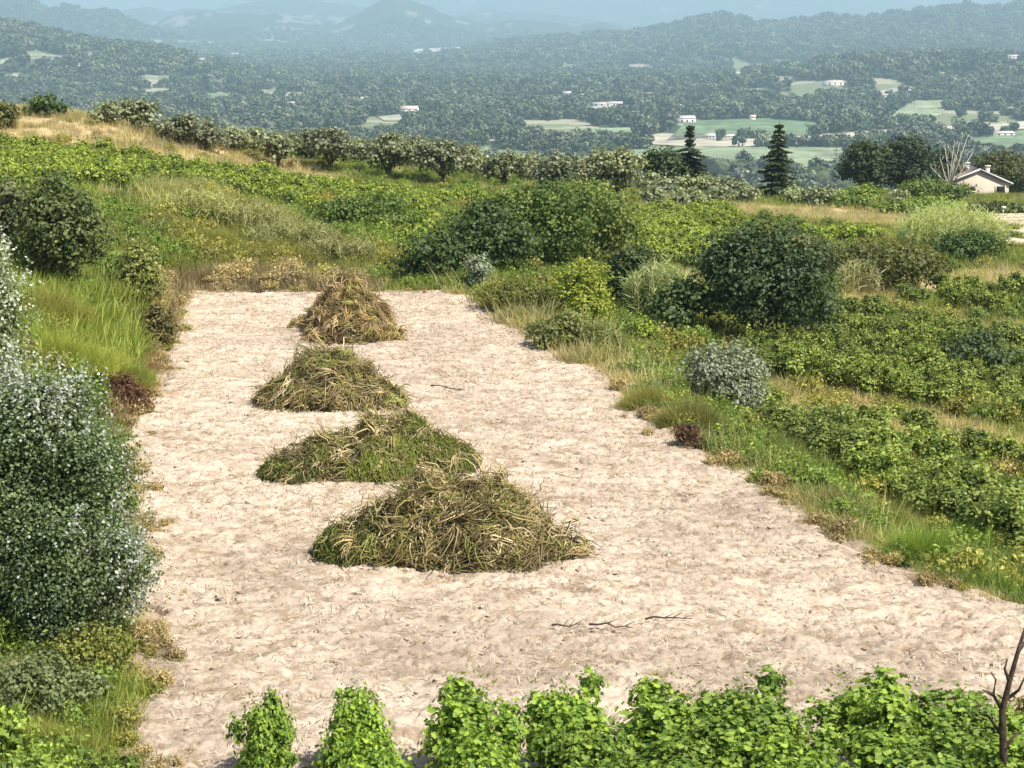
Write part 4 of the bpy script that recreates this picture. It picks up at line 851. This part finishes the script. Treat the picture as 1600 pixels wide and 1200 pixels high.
def conifer(u, v, wpx, hpx, label, seed, cedar=False, name='spruce_tree', cat='spruce'):
    x, y, z = hit(u, v); W, Ht = wpx / FPX * y, hpx / FPX * y; r = np.random.default_rng(seed); e = empty(name, (x, y, z - .1), 0, label=label, cat=cat, group='conifers beyond the olive trees')
    mb, tb = MB(), MB(); tube(tb, [(0, 0, -.3), (0, 0, Ht * .5), (0, 0, Ht)], [.22, .14, .03], 6)
    P, C_ = [], []; lv = 15 if Ht > 7 else 12
    for k in range(lv * 10):
        q = k // 10; t = (q + r.uniform(-.12, .12)) / lv; hz = Ht * (.06 + .92 * t); L = W * .5 * max(0, 1 - t) ** (.6 if cedar else .95) * r.uniform(.35, 1.25) + .15; hz += r.normal() * .12 * Ht / lv; a = k * .628 + q * .3 + r.normal() * .15
        if cedar and t > .62: L *= .3
        m = max(4, int(22 * L / (W * .5))); s = np.linspace(.12, 1, m); dv = np.array([math.cos(a), math.sin(a)])
        pts = np.c_[dv[0] * s * L, dv[1] * s * L, hz - .28 * L * s ** 1.3 + .1 * L * s ** 3]; pts = np.repeat(pts, 8, 0) + r.normal(size=(m * 8, 3)) * np.array([.16, .16, .05]) * (W / 6)
        P.append(pts); tube(tb, [(0, 0, hz), (dv[0] * L * .6, dv[1] * L * .6, hz - .15 * L)], [.04, .015], 4); q2 = r.random(len(pts)) * .5 + .5 * (r.random()); C_.append(mixcol((.025, .045, .02), (.12, .15, .075), q2))
    P = np.concatenate(P); nn = r.normal(size=P.shape) * .5; nn[:, 2] += .9; mb.inst(*QUAD, P, frames(nn, r), .22 + .2 * r.random(len(P)), np.concatenate(C_))
    f = mb.obj("crown", LEAF, e); t = tb.obj("trunk", BARK, e); kids(e, f, t)
conifer(1214, 308, 70, 120, 'tall pointed dark spruce standing alone among the small olives', 501)
tree(1035, 296, 78, 64, 'dark rounded evergreen between the grey olive and the pointed cedar', EV, (.08, .105, .05), 'tree', 'evergreen_tree', 483, .3, .1, 8)
tree(1098, 296, 60, 52, 'dark low evergreen right against the pointed cedar', EV, (.08, .105, .05), 'tree', 'evergreen_tree', 484, .3, .1, 7)
conifer(1076, 297, 74, 106, 'dark cedar with a thin pointed top between two rounded evergreens', 502, True, 'cedar_tree', 'cedar')
conifer(1304, 300, 34, 96, 'slim dark conifer left of the big evergreens', 503)
conifer(1338, 300, 40, 102, 'dark conifer with pointed top against the left evergreen', 504)
def bare_tree():
    x, y, z = hit(1482, 312); e = empty("bare_tree", (x, y, z - .1), 0, label='leafless pale tree with upright limbs in front of the dark evergreens', cat='bare tree'); r = random.Random(4); mb = MB(); s = y / FPX
    tube(mb, [(0, 0, 0), (0, 0, 22 * s)], [.2, .17], 7)
    t = mb.obj("trunk", PALEBARK, e, True); mb = MB()
    for a, b in ((-20, 55), (-8, 75), (2, 82), (12, 78), (22, 88), (32, 62), (-28, 40), (6, 60)):
        p = [(0, 0, 20 * s), (a * .45 * s, r.uniform(-1, 1) * .4, (20 + b * .35) * s), (a * s, r.uniform(-1, 1), (12 + b) * s)]; tube(mb, p, [.11, .075, .02], 5)
        for k in range(3):
            q = np.array(p[1]) + (np.array(p[2]) - np.array(p[1])) * r.uniform(.1, .8); tube(mb, [q, q + np.array([r.uniform(-1, 1) * 9 * s, r.uniform(-.6, .6), r.uniform(8, 20) * s])], [.035, .012], 4)
    b = mb.obj("limbs", PALEBARK, e, True); kids(e, t, b)
bare_tree()

# ------------------------------------------------------------------ the house on the right
def prism_roof(mb, w, d, h0, h1, ov, th):      # gable faces -y
    for s in (-1, 1):
        x0, z0 = 0, h1; x1 = s * (w / 2 + ov); z1 = h0 - ov * (h1 - h0) / (w / 2)
        V = [(x0, -d / 2 - .12, z0), (x1, -d / 2 - .12, z1), (x1, d / 2 + ov, z1), (x0, d / 2 + ov, z0)]; V += [(a, b, c + th) for a, b, c in V]
        mb.add(V, [[0, 1, 2, 3][::s], [4, 5, 6, 7][::-s], [0, 4, 5, 1], [1, 5, 6, 2], [2, 6, 7, 3], [3, 7, 4, 0]], (.5, .5, .5))
def near_house():
    y = 236.0; a_, b_ = raydir(1533, 304); x = a_ * y; s = y / FPX; w, h0, h1, d = 92 * s, 18 * s, 38 * s, 11.0; z = CAMZ + b_ * y
    e = empty("stone_house", (x, y + d / 2, z), R(-4), label='low beige house with shallow gable roof among trees at the right', cat='house')
    mb = MB(); box(mb, -w / 2, w / 2, -d / 2, d / 2, -2.5, h0)
    mb.add([(-w / 2, -d / 2, h0 + .001), (w / 2, -d / 2, h0 + .001), (0, -d / 2, h1), (-w / 2, d / 2, h0 + .001), (w / 2, d / 2, h0 + .001), (0, d / 2, h1)], [[0, 1, 2], [4, 3, 5], [0, 2, 5, 3], [2, 1, 4, 5]])
    wl = mb.obj("wall", PLASTER, e); mb = MB(); prism_roof(mb, w, d, h0 + .06, h1 + .06, .5, .14); rf = mb.obj("roof", TILES, e)
    for cx_, cy_ in ((-1.0, -1.2), (1.7, -2.6)):
        mb = MB(); zr = h1 - abs(cx_) * (h1 - h0) / (w / 2); box(mb, cx_ - .28, cx_ + .28, cy_ - .28, cy_ + .28, zr - .2, zr + 1.05); box(mb, cx_ - .38, cx_ + .38, cy_ - .38, cy_ + .38, zr + 1.053, zr + 1.2); mb.obj("chimney", WHITEPAINT, rf)
    mb = MB()
    for q in (-1, 1):
        V = [(0, -d / 2 - .17, h1 - .02), (q * (w / 2 + .55), -d / 2 - .17, h0 - .2), (q * (w / 2 + .55), -d / 2 - .17, h0 + .02), (0, -d / 2 - .17, h1 + .24)]; V += [(a, b - .07, c) for a, b, c in V]
        mb.add(V, [[0, 1, 2, 3], [4, 7, 6, 5], [0, 4, 5, 1], [3, 2, 6, 7], [1, 5, 6, 2], [0, 3, 7, 4]])
    mb.obj("gable_trim", WHITEPAINT, e)
    mb = MB(); box(mb, w * .29, w * .43, -d / 2 - .03, -d / 2 + .02, .05, h0 * .72); dr = mb.obj("open_porch", DARK, e)
    mb = MB(); box(mb, w * .275, w * .29 - .003, -d / 2 - .08, -d / 2 - .002, .0, h0 * .8); box(mb, w * .43 + .003, w * .445, -d / 2 - .08, -d / 2 - .002, .0, h0 * .8); mb.obj("frame", WHITEPAINT, dr)
    mb = MB(); box(mb, -w * .16, -w * .06, -d / 2 - .03, -d / 2 + .02, .5, h0 * .7); wn = mb.obj("window", DARK, e)
    mb = MB(); box(mb, -w * .17, -w * .05, -d / 2 - .1, -d / 2 - .002, .38, .497); mb.obj("sill", WHITEPAINT, wn)
    mb = MB(); box(mb, -w * .36, -w * .28, -d / 2 - .03, -d / 2 + .02, .7, h0 * .7); mb.obj("window", DARK, e)
    mb = MB(); n = 18; xs = np.linspace(-58 * s, 75 * s, n)
    box(mb, xs[0], xs[-1], -.22, .22, -2.5, 1.277)
    box(mb, xs[0] - .03, xs[-1], -.26, .26, 1.28, 1.36)
    yw = y - 5; a_, b_ = raydir(1560, 306); o = mb.obj("garden_wall", STONE); o.location = (a_ * yw, yw, CAMZ + b_ * yw - 1.36); o.rotation_euler = (0, 0, R(-3)); tag(o, 'low grey stone garden wall in front of the beige house', 'wall')
near_house()
def marker_post():
    x, y, z = hit(1567, 338); mb = MB(); tube(mb, [(0, 0, -.1), (0, 0, .75)], [.09, .08], 8); box(mb, -.2, .2, -.12, .12, .753, 1.0); o = mb.obj("marker_post", WHITEPAINT); o.location = (x, y, z)
    tag(o, 'short pale post with a square head beside the striped plot', 'post')
marker_post()
def plot():
    c = [hit(1542, 340), hit(1760, 326), hit(1760, 400), hit(1565, 385)]; c = np.array(c); n1, n2 = 60, 150; s, t = np.meshgrid(np.linspace(0, 1, n1), np.linspace(0, 1, n2))
    X = (1 - t) * ((1 - s) * c[0, 0] + s * c[1, 0]) + t * ((1 - s) * c[3, 0] + s * c[2, 0]); Y = (1 - t) * ((1 - s) * c[0, 1] + s * c[1, 1]) + t * ((1 - s) * c[3, 1] + s * c[2, 1])
    fr = np.sin(t * 2 * math.pi * 9) * .5 + .5; Z = H(X, Y) + .12 + .28 * fr * (.8 + .4 * fbm(X, Y, 3)); col = mixcol((.2, .16, .1), (.58, .48, .34), np.clip(fr.ravel() ** .8 + (fbm(X * 2, Y * 2, 4).ravel() - .5) * .6, 0, 1))
    i = np.arange(n2 - 1)[:, None] * n1 + np.arange(n1 - 1)[None]; F = np.stack([i, i + n1, i + n1 + 1, i + 1], 2).reshape(-1, 4)
    tag(MB().add(np.stack([X, Y, Z], 2).reshape(-1, 3), F, col).obj("plowed_field", BRUSH, smooth=True), kind='structure')
plot()

# ------------------------------------------------------------------ the valley: fields, woods, houses
VF = [  # fields of the valley floor (view outline, colour)
    ([(1040, 222), (1075, 190), (1200, 186), (1270, 192), (1300, 205), (1240, 216), (1120, 216)], (.12, .18, .08)),
    ([(970, 216), (1040, 209), (1065, 214), (1120, 222), (1300, 211), (1420, 201), (1425, 207), (1330, 222), (1120, 232), (1000, 226)], (.4, .36, .26)),
    ([(940, 238), (1100, 230), (1320, 232), (1320, 262), (1100, 262), (900, 252)], (.2, .24, .13)),
    ([(1395, 178), (1430, 158), (1485, 158), (1470, 180), (1440, 196), (1385, 196)], (.22, .26, .14)),
    ([(1440, 200), (1560, 196), (1700, 180), (1700, 192), (1560, 206), (1440, 208)], (.4, .38, .28)),
    ([(1500, 222), (1600, 205), (1700, 196), (1700, 250), (1540, 240)], (.14, .19, .09)),
    ([(590, 183), (650, 178), (690, 184), (660, 190), (600, 190)], (.3, .3, .2)),
    ([(60, 152), (200, 148), (210, 155), (70, 160)], (.3, .32, .22)), ([(300, 150), (350, 146), (420, 156), (330, 166)], (.17, .21, .11)),
    ([(750, 205), (1000, 200), (1000, 208), (760, 214)], (.2, .25, .13)), ([(840, 172), (900, 168), (985, 166), (980, 172), (880, 176)], (.4, .38, .3)),
    ([(100, 132), (170, 128), (175, 134), (100, 140)], (.25, .28, .18)), ([(1180, 108), (1280, 102), (1290, 108), (1200, 114)], (.3, .3, .22)), ([(1350, 142), (1420, 138), (1430, 145), (1370, 150)], (.4, .36, .3)),
    ([(0, 95), (140, 88), (150, 94), (0, 103)], (.24, .27, .17)), ([(200, 60), (420, 62), (500, 72), (240, 72)], (.28, .32, .22)), ([(640, 78), (740, 74), (760, 79), (650, 84)], (.5, .5, .46)),
    ([(430, 238), (560, 246), (640, 262), (900, 268), (900, 240), (620, 232), (440, 226)], (.2, .25, .12)),
]
def valley_fields():
    for k, (pl, c) in enumerate(VF):
        pts = [hit(u, v) for u, v in pl]; X = np.array([p[0] for p in pts]); Y = np.array([p[1] for p in pts])
        cx_, cy_ = X.mean(), Y.mean(); n = 14; ang = len(pl); V = []; q = np.linspace(0, 1, n)
        per = []
        for i in range(ang):
            j = (i + 1) % ang
            for t in np.linspace(0, 1, 8, endpoint=False): per.append((X[i] * (1 - t) + X[j] * t, Y[i] * (1 - t) + Y[j] * t))
        per = np.array(per); m = len(per)
        G = np.array([[cx_, cy_]])[None] * (1 - q)[:, None, None] + per[None] * q[:, None, None]; x, y = G[..., 0], G[..., 1]; z = H(x, y) + .5 + y * .00035
        i = np.arange(n - 1)[:, None] * m + np.arange(m)[None]; i2 = np.arange(n - 1)[:, None] * m + (np.arange(m) + 1)[None] % m
        F = np.stack([i, i2, i2 + m, i + m], 2).reshape(-1, 4)
        nz = fbm(x.ravel() / 60, y.ravel() / 60, k)[:, None]; st = (.85 + .3 * (np.sin(x.ravel() * .3 + y.ravel() * .12) > 0))[:, None]
        tag(MB().add(np.stack([x, y, z], 2).reshape(-1, 3), F, np.array(c)[None] * (.7 + .6 * nz) * st).obj("valley_field", VMAT, smooth=True), kind='structure')
VMAT, n_, p_ = newmat("valley_crop"); a_ = n_.nodes.new("ShaderNodeAttribute"); a_.attribute_name = "Col"; t_ = noise(n_, .02, 5); r_ = ramp(n_, t_.outputs['Fac'], [(.35, (.75, .75, .75)), (.65, (1.2, 1.2, 1.2))])
n_.links.new(mul(n_, a_.outputs['Color'], r_.outputs[0]), p_.inputs['Base Color']); p_.inputs['Roughness'].default_value = 1
valley_fields()
HOUSES = [(1072, 192, 24, 11, 'large white house with pinkish roof at the corner of the green valley field'), (1110, 217, 14, 8, 'white farmhouse below the large white house'), (1138, 216, 16, 6, 'long low white farm building right of the farmhouse'),
          (1176, 188, 8, 8, 'small bright white house above the green valley field'), (1080, 170, 12, 7, 'white house in the trees above the large one'), (1124, 170, 9, 5, 'tiny white house in the trees right of the one above the large house'), (1170, 171, 20, 5, 'pale long house above the small bright white one'),
          (640, 178, 24, 12, 'pink and white villa on a pale terrace in the middle of the valley'), (565, 159, 12, 7, 'small white house up left of the villa'), (606, 159, 12, 5, 'pale house just left above the villa'), (940, 166, 26, 6, 'long white building on a pale strip'), (960, 166, 22, 7, 'white building at the right end of the pale strip'),
          (886, 149, 12, 6, 'small white house above the long building'), (911, 153, 10, 6, 'small white house right of the one above the long building'), (1153, 119, 11, 6, 'lone white house high in the valley'), (1302, 133, 26, 7, 'pinkish house in the wooded hill on the right'),
          (1583, 93, 16, 7, 'white house on the ridge at the upper right'), (382, 165, 18, 6, 'white shed like house in the left woods'), (455, 167, 14, 8, 'white house in the left woods'), (122, 105, 9, 6, 'small white house at the upper left'), (315, 96, 14, 5, 'white house on the left ridge end'), (367, 88, 14, 5, 'tiny white house beyond the left ridge end'),
          (1566, 212, 30, 7, 'long white farm at the right edge of the valley'), (1545, 206, 14, 8, 'arched pale farm roof beside the long white farm'), (1528, 229, 12, 4, 'low white shed in front of the long white farm'), (1303, 216, 16, 5, 'pale building on the straw coloured valley field'), (1385, 152, 16, 5, 'pale house beside the hillside clearing'),
          (690, 79, 16, 4, 'white block of the far village'), (712, 78, 14, 4, 'second white block of the far village'), (652, 84, 16, 3, 'low white block left of the far village'), (675, 82, 8, 4, 'small white block in the far village'), (777, 223, 22, 5, 'pale house roof just beyond the olive row')]
def valley_house(i, u, v, wpx, hpx, label):
    x, y, z = hit(u, v); s = y / FPX; w, h = wpx * s, hpx * s * .62; d = min(w * .6, 14 + w * .2); r = random.Random(i); h *= 1.15; w *= 1.1; rh = hpx * s * .34
    e = empty("country_house", (x, y, z - .5), r.uniform(-.25, .25), label=label, cat='house', group='pale houses scattered in the valley')
    mb = MB(); box(mb, -w / 2, w / 2, -d / 2, d / 2, -3, h)
    mb.add([(-w / 2, -d / 2, h + .01), (-w / 2, d / 2, h + .01), (-w / 2, 0, h + rh), (w / 2, -d / 2, h + .01), (w / 2, d / 2, h + .01), (w / 2, 0, h + rh)], [[0, 2, 1], [3, 4, 5], [0, 3, 5, 2], [1, 2, 5, 4]]); mb.obj("wall", WHITEWALL, e)
    mb = MB()
    for q in (-1, 1):
        V = [(-w / 2 - .5, 0, h + rh + .1), (w / 2 + .5, 0, h + rh + .1), (w / 2 + .5, q * (d / 2 + .6), h - .1), (-w / 2 - .5, q * (d / 2 + .6), h - .1)]; V += [(a, b, c + .3) for a, b, c in V]
        mb.add(V, [[0, 1, 2, 3], [4, 7, 6, 5], [0, 4, 5, 1], [2, 6, 7, 3], [1, 5, 6, 2], [0, 3, 7, 4]])
    mb.obj("roof", FARTILES, e)
    if wpx > 11:
        for k in range(3):
            xx = w * (-.32 + .32 * k); mb = MB(); box(mb, xx - .05 * w, xx + .05 * w, -d / 2 - .15, -d / 2 + .05, h * .3, h * .72); mb.obj("window", DARK, e)
for i, a in enumerate(HOUSES): valley_house(i, *a)

def woods():
    tm = []
    for k in range(6):
        r = np.random.default_rng(600 + k); mb = MB(); lobes = [(0, 0, 3.4, 2.6, 2.6, 2.6)]
        for j in range(5): a = j * 1.26 + r.random(); lobes.append((math.cos(a) * 2.0, math.sin(a) * 2.0, r.uniform(2.6, 5), 1.6, 1.6, 1.5))
        g = (.032, .05, .032) if k < 4 else (.065, .082, .055); g2 = (.11, .14, .08) if k < 4 else (.19, .21, .15)
        crown(mb, lobes, 42, 4, .5, 1.7, g, g2, 600 + k, QUAD, up=.4, rmin=.7)
        o = bpy.data.objects.new("wood_tree", mb.mesh("wood_tree", FOREST)); HID.objects.link(o); tm.append(o)
    r = np.random.default_rng(77); X, Y, S = [], [], []
    for y0, y1, sp_, s in ((900, 2200, 12, 1.7), (2200, 3800, 15, 2.2), (3800, 6500, 22, 3.0), (6500, 12500, 34, 4.2)):
        N = int((y1 ** 2 - y0 ** 2) * .37 / sp_ ** 2); y = np.sqrt(y0 ** 2 + (y1 ** 2 - y0 ** 2) * r.random(N)); x = (r.random(N) * 2 - 1) * y * .38
        X.append(x); Y.append(y); S.append(np.full(N, s))
    X, Y, S = map(np.concatenate, (X, Y, S)); Z = H(X, Y); u, v = proj(X, Y, Z)
    keep = np.ones(len(X), bool)
    for pl, c in VF[:-1]: keep &= ~inpoly(u, v, pl)
    keep &= ~(inpoly(u, v, VF[-1][0]) & (r.random(len(X)) > .12))
    gap = clearing(X, Y, Z) & (v > 80); strip = (np.abs(fbm(X / 420, Y / 160, 89, 3) - .5) < .022) & (v > 90); keep &= ~gap & ~strip
    for h in HOUSES:
        keep &= ~((np.abs(u - h[0]) < h[2] * .6 + 3) & (v > h[1] - 1.5) & (v < h[1] + 8))
    keep &= (u > -250) & (u < 1850)
    X, Y, Z, S = X[keep], Y[keep], Z[keep], S[keep]; print('woods', len(X))
    scatter("woodland", tm, np.c_[X, Y, Z - .5], S * (.5 + 1.1 * r.random(len(X)) ** 1.6), 'hazy green woodland filling the valley and the lower hills', 'woods')
woods()

# ------------------------------------------------------------------ haze: the air of the valley
mb = MB(); box(mb, -18500, 18500, -120, 27500, FLOOR - 30, 1500)
hm = bpy.data.materials.new("haze"); hm.use_nodes = True; n = hm.node_tree; n.nodes.remove(n.nodes["Principled BSDF"])
pv = n.nodes.new("ShaderNodeVolumePrincipled"); pv.inputs['Density'].default_value = 1.1e-4; pv.inputs['Color'].default_value = (.58, .85, .97, 1); pv.inputs['Anisotropy'].default_value = 0
n.links.new(pv.outputs[0], n.nodes["Material Output"].inputs['Volume'])
tag(mb.obj("haze", hm), kind='stuff')
for c in list(HID.objects): pass
